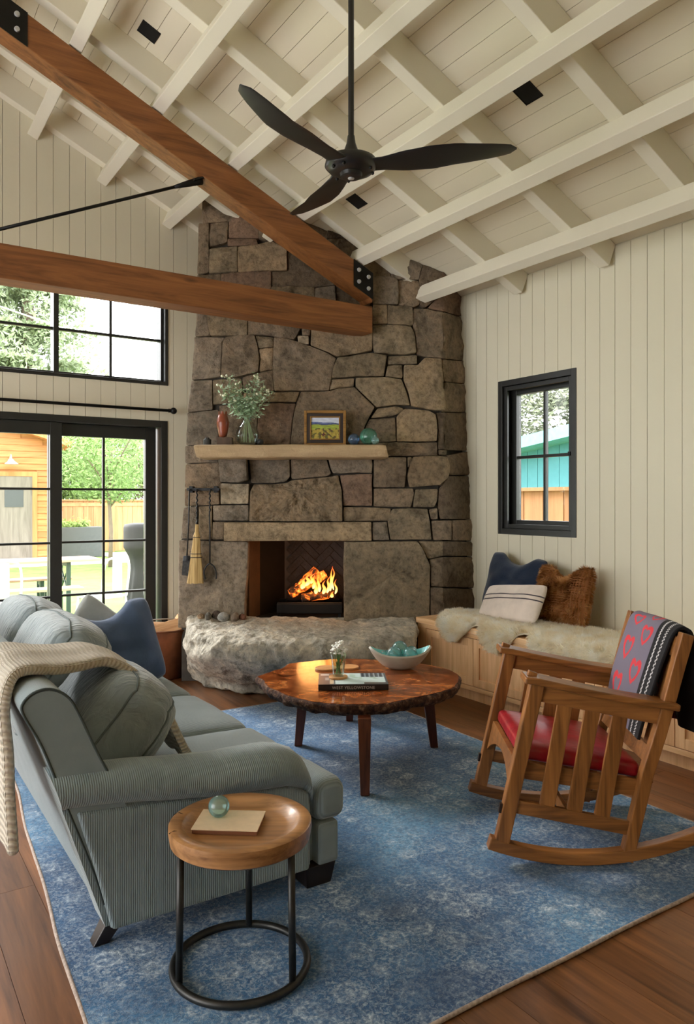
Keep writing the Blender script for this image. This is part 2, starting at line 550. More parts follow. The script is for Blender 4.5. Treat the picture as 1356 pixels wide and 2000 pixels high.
# ---- black square downlights let into the boards
def on_ceiling(px, py):
    d0 = Vector(((px - 678) / F_PX, 1, (YH - py) / F_PX))
    dr = W(d0.x, 1, d0.z)
    t = (ZE + PITCH * XR - CAMH) / (dr.z + PITCH * dr.x)
    return Vector((dr.x * t, dr.y * t, CAMH + dr.z * t))
M['void'] = plain('matt_black', (0.004, 0.004, 0.004), 0.9)
for (px, py, lab) in ((291, 62, 'small black square downlight in the ceiling above the sloping brown timber'),
                      (1031, 181, 'black square downlight in the ceiling beyond the tip of the long fan blade'),
                      (697, 393, 'black square downlight in the ceiling just under the fan hub')):
    p = RM.inverted() @ on_ceiling(px, py)
    r = thing('recessed_downlight', lab, 'downlight', (0, 0, 0), group='recessed downlights')
    r.matrix_world = RM @ T(p.x, p.y, 0)
    q = .062
    mb = MB()
    for lo, hi in (((-q, -q, -.01), (q, -q + .006, .004)), ((-q, q - .006, -.01), (q, q, .004)), ((-q, -q, -.01), (-q + .006, q, .004)), ((q - .006, -q, -.01), (q, q, .004))):
        mb.box(lo, hi)
    mb.build('trim_ring', M['black_metal'], r)
    mb = MB().box((-q + .005, -q + .005, .0006), (q - .005, q - .005, .002)); mb.build('baffle', M['void'], r)

# ---- windows and door
def bar(mb, a, b, axis_plane='x'):
    mb.box(a, b)
def make_glazing(parent, x0, x1, z0, z1, cols, rows, y, mt=.02, md=.03, pane_mat=None):
    """muntins and panes between x0..x1, z0..z1 in a plane at depth y (local: x along, y depth, z up)"""
    xs = [lerp(x0, x1, i / cols) for i in range(cols + 1)]; zs = [lerp(z0, z1, i / rows) for i in range(rows + 1)]
    for xx in xs[1:-1]: MB().box((xx - mt / 2, y - md / 2, z0), (xx + mt / 2, y + md / 2, z1)).build('muntin', M['black_frame'], parent)
    for zz in zs[1:-1]: MB().box((x0, y - md / 2 - .001, zz - mt / 2), (x1, y + md / 2 + .001, zz + mt / 2)).build('muntin', M['black_frame'], parent)
    for a, b in zip(xs, xs[1:]):
        for c, d in zip(zs, zs[1:]):
            MB().box((a + mt / 2, y - .002, c + mt / 2), (b - mt / 2, y + .002, d - mt / 2)).build('pane', M['glass'], parent)
def frame_boxes(mb, x0, x1, z0, z1, t, y0, y1, tb=None):
    tb = tb or t
    mb.box((x0, y0, z0), (x0 + t, y1, z1)).box((x1 - t, y0, z0), (x1, y1, z1))
    mb.box((x0 + t, y0, z1 - t), (x1 - t, y1, z1)).box((x0 + t, y0, z0), (x1 - t, y1, z0 + tb))
    return mb
# window over the door: three units of two by two panes
mb = frame_boxes(MB(), WIN1[0], WIN1[1], WIN1[2], WIN1[3], .028, YG - .02, YG + .16)
frame_boxes(mb, WIN1[0] + .028, WIN1[1] - .028, WIN1[2] + .028, WIN1[3] - .028, .02, YG + .03, YG + .12)
w1 = tag(mb.build('window_1', M['black_frame'], bevel=.002), kind='structure')
ux = [2.172, 1.336, 1.298, .462, .424, -.41, -.448, -1.5]
for a, b in zip(ux[1::2], ux[0::2]):
    make_glazing(w1, a, b, WIN1[2] + .048, WIN1[3] - .048, 2, 2, YG + .06)
for a, b in ((1.298, 1.336), (.424, .462), (-.448, -.41)):
    MB().box((a, YG, WIN1[2] + .03), (b, YG + .12, WIN1[3] - .03)).build('mullion', M['black_frame'], w1)
# sliding door
mb = frame_boxes(MB(), DOOR[0], DOOR[1], 0.0, DOOR[3], .055, YG - .02, YG + .16, .02)
d1 = tag(mb.build('door_1', M['black_frame'], bevel=.002), kind='structure')
def door_leaf(x0, x1, yd, nm):
    mb = MB(); zb, zt = .022, DOOR[3] - .056
    mb.box((x0, yd - .024, zb), (x0 + .09, yd + .024, zt)).box((x1 - .09, yd - .024, zb), (x1, yd + .024, zt))
    mb.box((x0 + .09, yd - .024, zt - .10), (x1 - .09, yd + .024, zt)).box((x0 + .09, yd - .024, zb), (x1 - .09, yd + .024, .215))
    leaf = mb.build('door_leaf', M['black_frame'], d1, bevel=.003)
    make_glazing(leaf, x0 + .09, x1 - .09, .215, zt - .10, 2, 4, yd, .018)
    return leaf
door_leaf(1.272, 2.145, YG + .10, 'a')
leaf2 = door_leaf(.40, 1.363, YG + .035, 'b')
door_leaf(-.55, .42, YG + .10, 'c')
door_leaf(-1.495, -.52, YG + .035, 'd')
M['white_plastic'] = plain('white_plastic', (.8, .8, .8), .4)
# window on the eaves wall (frame set deep in the wall)
LW = Matrix(((0, 1, 0, XR), (-1, 0, 0, WIN2[1]), (0, 0, 1, 0), (0, 0, 0, 1)))      # local x runs from the fireplace end towards the camera, y outwards
ww = WIN2[1] - WIN2[0]
mb = frame_boxes(MB(), 0, ww, WIN2[2], WIN2[3], .045, -.02, .165)
w2 = mb.build('window_2', M['black_frame'], bevel=.002); w2.matrix_world = LW; tag(w2, kind='structure')
mb = frame_boxes(MB(), .048, ww - .048, WIN2[2] + .048, WIN2[3] - .048, .062, .07, .125)
sash = mb.build('sash', M['black_frame'], w2, bevel=.003)
make_glazing(sash, .11, ww - .11, WIN2[2] + .11, WIN2[3] - .11, 2, 2, .10, .022)
mb = frame_boxes(MB(), .048, ww - .048, WIN2[2] + .048, WIN2[3] - .048, .032, .0, .02)
scr = mb.build('inner_stop', M['black_frame'], w2, bevel=.002)
MB().box((ww - .075, -.018, 1.72), (ww - .055, .002, 1.75)).build('latch', M['black_metal'], w2, bevel=.003)
# ================================================================== timber truss
YT = 4.82
truss = thing('roof_truss', 'brown fir roof truss of a level beam, a sloping timber and a steel rod', 'roof truss', (XRIDGE, YT + .08, 2.71))
TL = T(-XRIDGE, -(YT + .08), -2.71)
def tpart(mb, name, mat, **kw): return mb.build(name, mat, truss, M=TL, **kw)
tpart(MB().box((-2.4, YT, 2.711), (3.385, YT + .175, 2.918)), 'tie_beam', M['timber'], bevel=.006)
# sloping chord: its top just under the purlins
cx0, cx1 = 3.42, XRIDGE
def chord_top(x): return ceil_z(x) - (RD + UD) * 1.0975 - .012
for sgn in (1, -1):
    pts = []
    xa = 3.40
    top = [(xa, chord_top(xa)), (XRIDGE, chord_top(XRIDGE))]
    vd = .205
    poly = [(XRIDGE, chord_top(XRIDGE)), (XRIDGE, chord_top(XRIDGE) - vd), (3.40, 2.918), (3.40, chord_top(3.40) - .0)]
    poly = [(XRIDGE, chord_top(XRIDGE)), (XRIDGE, chord_top(XRIDGE) - vd), (3.36, chord_top(3.36) - vd), (3.385, 2.95), (3.385, chord_top(3.385))]
    if sgn < 0: poly = [(2 * XRIDGE - x, z) for x, z in poly][::-1]
    mb = MB().prism(poly, -(YT + .16), -YT, RX(90))
    o = mb.build('sloping_chord', M['timber'], truss, bevel=.006)
    o.matrix_local = TL
    # lay the grain along the slope
# steel gusset plates with bolts
def plate(x0, x1, nb):
    vd = .205
    def zt(x): return chord_top(x) + .001
    poly = [(x0, zt(x0)), (x0, zt(x0) - vd), (x1, zt(x1) - vd), (x1, zt(x1))]
    pl = tpart(MB().prism(poly, -(YT - .006), -(YT - .0005), RX(90)), 'gusset_plate', M['black_metal'])
    for i in range(nb):
        for j in range(2):
            x = lerp(x0, x1, (i + .5) / nb); z = zt(x) - vd * (.28 + .44 * j)
            b = MB().lathe([(.0, .012), (.014, .012), (.017, 0), (0, 0)][::-1], 10, T(x, YT - .006, z) @ RX(90))
            b.build('bolt', M['bolt'], pl, M=TL, smooth=True, angle=40)
plate(3.205, 3.385, 2)
plate(.50, .86, 3)
plate(.14, .50, 3) if False else None
# king rod from the chord down to the middle of the tie beam
p0 = Vector((1.985, YT + .06, chord_top(1.985) - .21)); p1 = Vector((.52, YT + .08, 2.93))
tpart(MB().tube([lerp(p0, p1, .1), p1], .0105, 10), 'tie_rod', M['black_metal'], smooth=True)
tpart(MB().tube([p0, lerp(p0, p1, .02), lerp(p0, p1, .06), lerp(p0, p1, .13)], [.03, .026, .022, .012], 12), 'rod_clevis', M['black_metal'], smooth=True)
tpart(MB().box((-.07, -.05, -.012), (.07, .05, .0), T(*p0) @ RY(-24.3) @ T(0, 0, .012)), 'clevis_plate', M['black_metal'], bevel=.003)

# ================================================================== curtain rod over the door
cr = thing('curtain_rod', 'black metal curtain rod with a ball end on the wall above the glazed door', 'curtain rod', (.2, YG - .08, 2.158))
MB().tube([(-1.9, 0, 0), (2.03, 0, 0)], .0125, 12).build('pole', M['black_metal'], cr, smooth=True)
MB().sphere((2.045, 0, 0), .028, 16, 10).lathe([(.016, 0), (.016, .02)], 12, T(2.0, 0, 0) @ RY(90)).build('finial', M['black_metal'], cr, smooth=True, angle=40)
for x in (-1.5, -.4, .62):
    MB().box((x - .012, 0, -.012), (x + .012, .08, .0)).box((x - .015, .064, -.04), (x + .015, .07, .04)).build('bracket', M['black_metal'], cr, bevel=.002)

# ================================================================== ceiling fan
hub_d = 3.55
hub = W((686 - 678) / F_PX * hub_d, hub_d, 0)
ZF = 3.0 - .045
fan = thing('ceiling_fan', 'matt black ceiling fan with three broad blades on a long rod', 'ceiling fan', (hub.x, hub.y, ZF))
zc = ceil_z(hub.x)
MB().lathe([(0, .10), (.014, .10), (.014, zc - ZF - .06), (0, zc - ZF - .06)], 14).build('down_rod', M['fan'], fan, smooth=True, angle=40)
MB().lathe([(0, .06), (.04, .06), (.036, .09), (.022, .13), (.017, .165), (0, .165)], 18).build('rod_collar', M['fan'], fan, smooth=True, angle=50)
MB().lathe([(0, zc - ZF - .10), (.05, zc - ZF - .10), (.065, zc - ZF - .02), (.065, zc - ZF + .05), (0, zc - ZF + .05)], 18).build('ceiling_canopy', M['fan'], fan, smooth=True, angle=50)
MB().lathe([(0, -.012), (.07, -.012), (.105, .0), (.125, .022), (.118, .05), (.07, .072), (0, .08)], 32).build('motor_housing', M['fan'], fan, smooth=True, angle=60)
cap = MB().lathe([(0, -.034), (.036, -.034), (.05, -.028), (.053, -.012), (0, -.012)], 24).build('hub_cap', M['fan'], fan, smooth=True, angle=40)
MB().lathe([(0, -.038), (.014, -.038), (.016, -.034), (0, -.034)], 12).build('sensor_lens', M['bolt'], cap, smooth=True)
FR = .765
for ang in (234 - 0, -9.5, 113.5):
    a = R(ang)
    def blade(u, v):
        # u around the section, v along the length
        r = lerp(.07, FR, v)
        ch = interp([(0, .115), (.12, .105), (.28, .142), (.45, .168), (.65, .148), (.85, .108), (.95, .078), (.985, .05), (1.0, .012)], v)
        tw = R(interp([(0, -2), (.25, -13), (1, -8)], v))
        sweep = interp([(0, 0), (.3, -.012), (.6, -.02), (1, .02)], v)
        q = 2 * math.pi * u
        c = math.cos(q) * ch / 2
        th = interp([(0, .03), (.2, .02), (1, .007)], v)
        h = math.sin(q) * th / 2 * (1.2 if math.sin(q) > 0 else .7)
        t = c * math.cos(tw) - h * math.sin(tw) + sweep
        z = c * math.sin(tw) + h * math.cos(tw) + .022 + .035 * v * v
        return (r, t, z)
    mb = MB().grid(blade, 20, 26, True)
    n0 = 0
    mb.f.append(tuple(range(20))[::-1]); mb.f.append(tuple(range(25 * 20, 26 * 20)))
    Mx = Matrix(((CY, SY, 0, 0), (-SY, CY, 0, 0), (0, 0, 1, 0), (0, 0, 0, 1))) @ Matrix.Rotation(a, 4, 'Z')
    bl = mb.build('blade', M['fan'], fan, smooth=True, M=Mx, angle=60)
    for dt in (-.03, .03):
        MB().sphere(Mx @ Vector((.098, dt, -.004)), .0085, 10, 6).build('screw', M['black_metal'], bl, smooth=True)
# ================================================================== stone fireplace across the corner
def stone_mat(name, bump=.9, scale=1.0):
    t = NT(name); v = t.coords(rnd=0)
    oi = t.new('ShaderNodeObjectInfo')
    a = t.noise(v, 5 * scale, 8, .65, .4); b = t.noise(v, 28 * scale, 6, .7); c = t.noise(v, 1.6 * scale, 3)
    c1 = t.ramp(a, [(.30, (.42, .40, .36)), (.48, (.95, .93, .9)), (.62, (1.15, 1.08, 1.0)), (.75, (1.5, 1.45, 1.32))])
    col = t.mix(1.0, oi.outputs['Color'], c1, 'MULTIPLY')
    spk = t.ramp(b, [(.35, (.5, .48, .45)), (.5, (1, 1, 1)), (.68, (1.35, 1.3, 1.25))])
    col = t.mix(.75, col, spk, 'MULTIPLY')
    rust = t.ramp(c, [(.55, (0, 0, 0)), (.75, (1, 1, 1))])
    col = t.mix(t.math('MULTIPLY', rust, .35), col, (.115, .066, .034))
    n1 = t.bump(a, .45 * bump, .05); n2 = t.bump(b, .85 * bump, .028, n1)
    n3 = t.bump(t.noise(v, 90 * scale, 4, .7), .6 * bump, .012, n2)
    return t.done(col, .88, n3, 0, .25)
M['stone'] = stone_mat('moss_rock')
M['mortar'] = plain('dark_joint', (.06, .05, .04), .95, var=.3)
M['firebrick'] = plain('sooty_brick', (.030, .027, .026), .8, var=.35, nscale=8, bump=.4)
M['brick_joint'] = plain('ash_joint', (.085, .080, .075), .9)
M['soot'] = plain('soot', (.008, .007, .0065), .95, var=.3)

FD0, FDK = 5.80, .08                          # front face: depth = FD0 + FDK * z (it leans back)
FO = (-.30, 5.80)                             # foot of the fireplace in sideways / forward terms
fire = thing('stone_fireplace', 'tall rough stone fireplace filling the corner up to the ceiling', 'fireplace', W(FO[0], FO[1], 0), -YAW)
PXC = 866                                     # corner between the front and the return to the eaves wall
def front_pt(px, py, out=0.0):
    v = (YH - py) / F_PX
    if px <= PXC:
        d = (FD0 + FDK * CAMH) / (1 - FDK * v)
        z = CAMH + v * d
        return Vector(((px - 678) / F_PX * d - FO[0], d - FO[1] - out, z - out * 0.0))
    k = (px - 678) / F_PX
    d = 6.0
    for _ in range(5):
        z = CAMH + v * d
        dc = FD0 + FDK * z; lc = (PXC - 678) / F_PX * dc
        yw = 4.60 + (z - .6) * .066
        lw = CY * XR - SY * yw; dw = SY * XR + CY * yw
        # ray lat = k d meets the line (lc, dc)-(lw, dw)
        den = (lw - lc) - k * (dw - dc)
        tt = (k * dc - lc) / den
        d = dc + tt * (dw - dc)
    nrm = Vector((dw - dc, -(lw - lc))).normalized()
    return Vector((k * d + nrm.x * out - FO[0], d + nrm.y * out - FO[1], CAMH + v * d))
def roof_cut(p):
    """keep a point of the fireplace under the ceiling boards"""
    w = W(p.x + FO[0], p.y + FO[1])
    p.z = min(p.z, ceil_z(w.x) - .004)
    return p
BR, TAN, GRY, OLV, RED, DRK, LIT = srgb(136, 121, 103), srgb(148, 131, 108), srgb(138, 127, 113), srgb(138, 125, 105), srgb(136, 114, 98), srgb(110, 97, 82), srgb(178, 163, 140)
STONES = [
 (BR, 0, [(395,310),(455,310),(455,432),(395,436)]), (RED, 0, [(455,310),(505,315),(505,466),(447,465),(447,432),(455,432)]),
 (BR, 0, [(388,436),(409,436),(408,532),(385,536)]), (BR, 0, [(409,436),(446,432),(444,472),(409,482)]),
 (RED, 0, [(444,466),(500,466),(505,478),(465,481),(444,481)]), (OLV, .01, [(409,486),(444,483),(464,481),(464,531),(409,535)]),
 (TAN, .005, [(464,481),(500,478),(530,470),(561,488),(561,527),(464,531)]), (DRK, -.02, [(561,485),(600,505),(630,533),(655,555),(615,560),(575,559),(530,560),(531,529),(561,527)]),
 (BR, 0, [(505,315),(570,335),(561,485),(530,470),(505,466)]), (BR, 0, [(570,335),(640,370),(640,465),(600,503),(561,485)]),
 (DRK, 0, [(640,370),(668,380),(690,462),(640,466)]), (BR, 0, [(640,466),(690,463),(710,484),(695,515),(655,555),(630,533),(600,503)]),
 (GRY, 0, [(668,380),(735,410),(770,450),(740,498),(707,505),(710,484),(690,462)]),
 (BR, 0, [(385,536),(432,535),(432,572),(405,590),(385,598)]), (RED, 0, [(432,535),(464,531),(496,529),(530,528),(530,575),(480,598),(432,572)]),
 (OLV, 0, [(530,560),(575,559),(615,561),(615,600),(587,600),(530,590)]), (GRY, 0, [(615,561),(655,557),(657,600),(615,600)]), (DRK, -.03, [(655,556),(700,520),(727,560),(727,638),(657,600)]),
 (TAN, 0, [(695,515),(740,498),(768,455),(766,525),(762,541),(727,541),(718,525)]), (GRY, .01, [(768,450),(800,470),(832,490),(818,547),(775,546),(763,541),(767,520)]),
 (GRY, .03, [(727,541),(762,541),(776,547),(779,570),(778,595),(729,596),(727,575)]), (BR, 0, [(776,547),(818,548),(823,570),(820,595),(808,600),(778,596)]),
 (DRK, 0, [(832,490),(866,510),(866,575),(852,585),(830,601),(820,595),(823,570),(818,547)]), (RED, 0, [(866,520),(906,545),(905,618),(866,608),(835,602),(852,585)]),
 (TAN, .02, [(728,596),(756,596),(757,633),(728,634)]), (OLV, .015, [(757,596),(806,600),(808,632),(803,637),(757,634)]),
 (OLV, .02, [(728,635),(757,635),(803,638),(812,660),(813,690),(790,693),(732,690),(729,680)]),
 (BR, 0, [(808,602),(835,603),(866,609),(866,700),(830,697),(814,692),(813,660),(806,634)]), (BR, 0, [(866,609),(905,619),(908,704),(866,701)]),
 (GRY, 0, [(385,598),(402,592),(406,625),(410,655),(381,658)]), (OLV, .012, [(403,590),(480,600),(484,618),(484,655),(440,656),(411,656),(405,625)]),
 (BR, .008, [(481,599),(530,592),(587,601),(588,640),(580,655),(575,663),(545,660),(530,655),(500,654),(485,655),(484,620)]),
 (LIT, .015, [(581,656),(604,656),(604,674),(583,671)]), (BR, 0, [(589,640),(607,640),(606,655),(590,655)]), (DRK, -.02, [(587,601),(727,600),(727,640),(589,639)]),
 (TAN, .015, [(608,641),(728,640),(728,684),(700,691),(659,697),(640,688),(607,675)]),
 (GRY, 0, [(380,659),(411,658),(440,659),(434,668),(431,735),(406,740),(374,741)]), (BR, .02, [(441,658),(497,653),(503,672),(507,700),(505,727),(472,735),(450,739),(432,735),(435,668)]),
 (OLV, 0, [(499,655),(535,659),(535,678),(505,680)]), (TAN, 0, [(506,681),(535,679),(533,721),(507,727),(508,700)]),
 (BR, .018, [(536,659),(560,661),(605,676),(640,690),(657,699),(648,738),(643,763),(536,764),(533,722)]), (BR, .005, [(507,728),(533,722),(535,764),(500,767),(475,758),(473,737)]),
 (GRY, 0, [(373,743),(415,742),(415,800),(366,805)]), (OLV, 0, [(416,742),(472,738),(474,758),(474,787),(416,790)]), (TAN, 0, [(475,768),(535,766),(586,765),(578,785),(510,785),(475,787)]),
 (GRY, 0, [(366,806),(427,800),(427,868),(363,870)]), (BR, 0, [(428,792),(474,788),(505,787),(500,868),(428,868)]), (RED, 0, [(506,787),(578,787),(571,820),(567,868),(501,868)]),
 (BR, .02, [(588,765),(643,764),(660,759),(692,756),(712,776),(732,796),(721,815),(712,835),(712,868),(568,868),(572,822),(579,788)]),
 (OLV, .02, [(659,699),(728,690),(756,695),(750,735),(693,736),(648,739),(651,720)]), (TAN, 0, [(645,741),(692,739),(691,755),(660,758),(644,762)]),
 (OLV, 0, [(758,695),(815,694),(815,711),(787,711),(758,712)]), (OLV, 0, [(757,714),(786,712),(787,735),(785,739),(753,735)]),
 (OLV, .022, [(695,739),(750,737),(784,741),(796,770),(801,792),(775,791),(735,796),(714,775),(694,755)]),
 (TAN, .015, [(789,713),(816,713),(831,698),(862,701),(866,745),(868,801),(850,802),(803,793),(798,768),(788,742)]),
 (BR, 0, [(866,702),(908,705),(911,750),(869,745)]), (BR, 0, [(869,746),(911,751),(914,806),(870,804)]),
 (TAN, 0, [(737,798),(775,793),(789,798),(784,806),(765,813),(724,817)]), (BR, 0, [(714,834),(722,819),(772,815),(774,862),(713,866)]),
 (TAN, .015, [(775,813),(790,798),(838,802),(851,810),(855,835),(853,862),(812,863),(775,862)]), (DRK, 0, [(853,806),(869,805),(869,878),(856,878),(857,838)]),
 (DRK, 0, [(870,806),(914,807),(918,880),(870,879)]), (BR, 0, [(713,866),(775,863),(812,865),(854,864),(855,890),(713,891)]), (OLV, .01, [(856,879),(871,879),(871,889),(857,889)]),
 (GRY, 0, [(362,871),(427,869),(430,903),(362,905)]), (BR, -.02, [(428,869),(640,869),(640,895),(431,896)]), (BR, -.02, [(640,869),(712,869),(712,892),(640,894)]),
 (BR, 0, [(362,907),(430,903),(433,942),(430,955),(361,952)]), (GRY, .10, [(431,897),(484,897),(486,938),(470,943),(434,942)]),
 (GRY, .012, [(487,897),(566,897),(567,930),(559,941),(530,944),(491,943)]), (BR, 0, [(568,897),(638,897),(647,925),(640,930),(570,936),(568,930)]),
 (TAN, .03, [(490,960),(498,946),(530,946),(562,943),(570,938),(640,932),(661,928),(668,960),(669,1000),(669,1018),(488,1018)]),
 (GRY, .02, [(641,895),(725,893),(728,905),(727,924),(700,923),(664,925),(650,924),(645,912)]), (RED, .01, [(664,928),(700,926),(727,926),(727,988),(671,988),(669,955)]),
 (BR, 0, [(730,893),(794,893),(794,920),(791,952),(730,952)]), (OLV, 0, [(796,893),(805,893),(805,905),(797,914)]),
 (TAN, .025, [(807,892),(851,890),(868,892),(875,915),(871,932),(860,947),(800,952),(796,930),(799,912)]), (DRK, 0, [(872,890),(918,881),(921,928),(880,928),(877,912)]),
 (BR, .01, [(730,954),(807,954),(809,965),(803,991),(730,989)]), (OLV, .01, [(811,956),(855,955),(855,975),(849,990),(806,991)]),
 (DRK, 0, [(857,955),(866,947),(880,930),(921,930),(925,1014),(860,1014),(856,992)]), (TAN, 0, [(671,990),(729,991),(764,993),(762,1017),(671,1018)]),
 (OLV, .012, [(766,994),(800,992),(835,994),(840,1020),(843,1054),(763,1054),(757,1018)]), (BR, 0, [(838,995),(855,992),(855,1014),(842,1015)]),
 (BR, 0, [(843,1017),(883,1016),(883,1055),(846,1055)]), (BR, 0, [(884,1016),(926,1014),(929,1056),(884,1056)]), (GRY, 0, [(728,1020),(756,1019),(761,1055),(728,1055)]),
 (LIT, .015, [(431,944),(487,945),(486,984),(431,985)]), (GRY, 0, [(416,987),(486,986),(486,1017),(416,1017)]), (BR, 0, [(361,954),(428,957),(429,985),(414,986),(360,989)]),
 (GRY, 0, [(359,991),(386,988),(386,1052),(353,1052)]), (TAN, 0, [(388,989),(414,988),(414,1054),(388,1054)]), (BR, 0, [(415,1019),(440,1019),(437,1054),(415,1054)]),
 (GRY, .035, [(350,1055),(437,1057),(486,1057),(485,1100),(480,1180),(478,1225),(350,1225)]),
 (OLV, .035, [(672,1058),(815,1057),(825,1070),(836,1095),(840,1105),(839,1235),(672,1235),(671,1100)]),
 (OLV, 0, [(818,1057),(866,1057),(866,1086),(837,1092),(826,1072)]), (DRK, 0, [(866,1057),(930,1058),(931,1086),(866,1086)]),
 (BR, 0, [(839,1093),(866,1088),(866,1147),(842,1145),(841,1105)]), (DRK, 0, [(866,1088),(931,1088),(932,1148),(866,1147)]),
 (DRK, 0, [(841,1147),(866,1148),(866,1240),(841,1240)]), (DRK, 0, [(866,1149),(932,1150),(933,1240),(866,1240)]),
]
def make_stone(i, col, out, poly, name='stone', rough=.015, thick=.10, inset=.25, mat=None, soft=1.0):
    rn = random.Random(100 + i)
    cx = sum(p[0] for p in poly) / len(poly); cy = sum(p[1] for p in poly) / len(poly)
    # round the corners a little and resample the outline
    n = len(poly); ring = []
    for k in range(n):
        a = Vector(poly[k - 1]); b = Vector(poly[k]); c = Vector(poly[(k + 1) % n])
        r1 = min(2.6, (a - b).length * .3); r2 = min(2.6, (c - b).length * .3)
        ring += [b + (a - b).normalized() * r1, b + ((a - b).normalized() * r1 + (c - b).normalized() * r2) * .22, b + (c - b).normalized() * r2]
    out_ring = []
    for k in range(len(ring)):
        a = ring[k]; b = ring[(k + 1) % len(ring)]
        m = max(1, int((b - a).length / 9))
        for j in range(m):
            out_ring.append(a.lerp(b, j / m))
    C = Vector((cx, cy))
    pts = []
    for q in out_ring:
        d = (q - C); L = max(d.length, .1)
        j = .5 * nz(q.x * .09, q.y * .09, i * 3.1)
        pts.append(C + d * max(.3, (L - inset + j) / L))
    m = len(pts); mb = MB(); rings = []
    size = math.sqrt(max(1, sum((p - C).length for p in pts) / m))
    bul = .004 * soft + rn.uniform(0, .006)
    tilt = (rn.uniform(-.00018, .00018), rn.uniform(-.00018, .00018))
    for (sc, o_) in ((1.0, -thick), (1.0, -.005), (.992, -.0005), (.97, .001), (.8, .55 * bul), (.6, .85 * bul), (.4, bul), (.2, bul)):
        rr = []
        for q in pts:
            w = C + (q - C) * sc
            base = out + o_
            if o_ > -.05:
                base += rough * 1.3 * nz(w.x * .045, w.y * .045, i) + rough * .8 * nz(w.x * .13, w.y * .13, i + .5)
                base += tilt[0] * (w.x - cx) + tilt[1] * (w.y - cy)
            rr.append(roof_cut(front_pt(w.x, w.y, base)))
        rings.append(rr)
    vs = [p for rr in rings for p in rr]; K = len(rings)
    vs.append(roof_cut(front_pt(cx, cy, out + bul))); 
    fs = []
    for a in range(K - 1):
        for k in range(m):
            l = (k + 1) % m
            fs.append((a * m + k, a * m + l, (a + 1) * m + l, (a + 1) * m + k))
    for k in range(m): fs.append(((K - 1) * m + k, (K - 1) * m + (k + 1) % m, K * m))
    mb.add(vs, [f[::-1] for f in fs])
    f = rn.uniform(.92, 1.22); g = rn.uniform(-.02, .02)
    col = (col[0] * f * (1 + g), col[1] * f, col[2] * f * (1 - g))
    return mb.build(name, mat or M['stone'], fire, smooth=True, angle=55, color=col)
for i, (c, o_, poly) in enumerate(STONES):
    ro = .015
    so = make_stone(i, c, o_, poly, rough=ro, thick=.55 if min(q[0] for q in poly) < 398 else .10)
    if poly[0] == (490, 960):                 # the one split, deeply furrowed block over the lintel
        tx_ = bpy.data.textures.new('furrows', 'CLOUDS'); tx_.noise_scale = .075; tx_.noise_depth = 5
        sb_ = so.modifiers.new('subd', 'SUBSURF'); sb_.subdivision_type = 'SIMPLE'; sb_.levels = 3; sb_.render_levels = 3
        dm_ = so.modifiers.new('furrows', 'DISPLACE'); dm_.texture = tx_; dm_.strength = .075; dm_.mid_level = .45; dm_.texture_coords = 'LOCAL'; dm_.direction = 'Y'; dm_.strength = -.075
lin = make_stone(901, srgb(160, 141, 114), .05, [(440,1020),(726,1019),(727,1056),(439,1056)], 'lintel', .005, .2, .8, None, .3)
# body behind the stones, hollow at the firebox
OPX = (486, 671)                              # firebox opening in the front
body = MB()
def ring_at(z, pxs, back):
    return [front_pt(px, YH - (z - CAMH) / (FD0 + FDK * z) * F_PX, -.05) for px in pxs]
def body_block(z0, z1, pa, pb):
    lo = ring_at(z0, (pa, pb), 0); hi = ring_at(z1, (pa, pb), 0)
    vs = []
    for p, q in ((lo[0], lo[1]),):
        pass
    bk = 6.42 - FO[1]
    vs = [lo[0], lo[1], Vector((lo[1].x * 1.0, bk, z0)), Vector((lo[0].x * 1.0, bk, z0)), hi[0], hi[1], Vector((hi[1].x, bk, z1)), Vector((hi[0].x, bk, z1))]
    vs = [roof_cut(v) for v in vs]
    body.add(vs, [(0,3,2,1),(4,5,6,7),(0,1,5,4),(1,2,6,5),(2,3,7,6),(3,0,4,7)])
body_block(0, 1.10, 352, 478); body_block(0, 1.10, 680, PXC)
lo = 1.10
for z1, pa in ((1.9, 366), (2.7, 384), (3.3, 392)):
    body_block(lo, z1, pa + 4, PXC - (2 if z1 < 3.2 else 40)); lo = z1
body_block(3.3, 3.95, 400, 700)
# return to the eaves wall
for z0, z1 in ((0, 1.0), (1.0, 2.0), (2.0, 2.95)):
    a0 = front_pt(PXC + 1, YH - (z0 - CAMH) / 5.9 * F_PX, -.05); a1 = front_pt(PXC + 1, YH - (z1 - CAMH) / 6.0 * F_PX, -.05)
    def wp(yw, z): 
        return Vector((CY * (XR - .014) - SY * yw - FO[0], SY * (XR - .014) + CY * yw - FO[1], z))
    y0 = 4.60 + (z0 - .6) * .066 + .05; y1 = 4.60 + (z1 - .6) * .066 + .05
    a0.z = z0; a1.z = z1
    b0 = wp(y0, z0); b1 = wp(y1, z1); bk0 = wp(5.3, z0); bk1 = wp(5.3, z1)
    c0 = Vector((a0.x - .05, bk0.y, z0)); c1 = Vector((a1.x - .05, bk1.y, z1))
    vs = [roof_cut(v) for v in (a0, b0, bk0, c0, a1, b1, bk1, c1)]
    body.add(vs, [(0,3,2,1),(4,5,6,7),(0,1,5,4),(1,2,6,5),(2,3,7,6),(3,0,4,7)])
body.build('masonry_core', M['mortar'], fire)
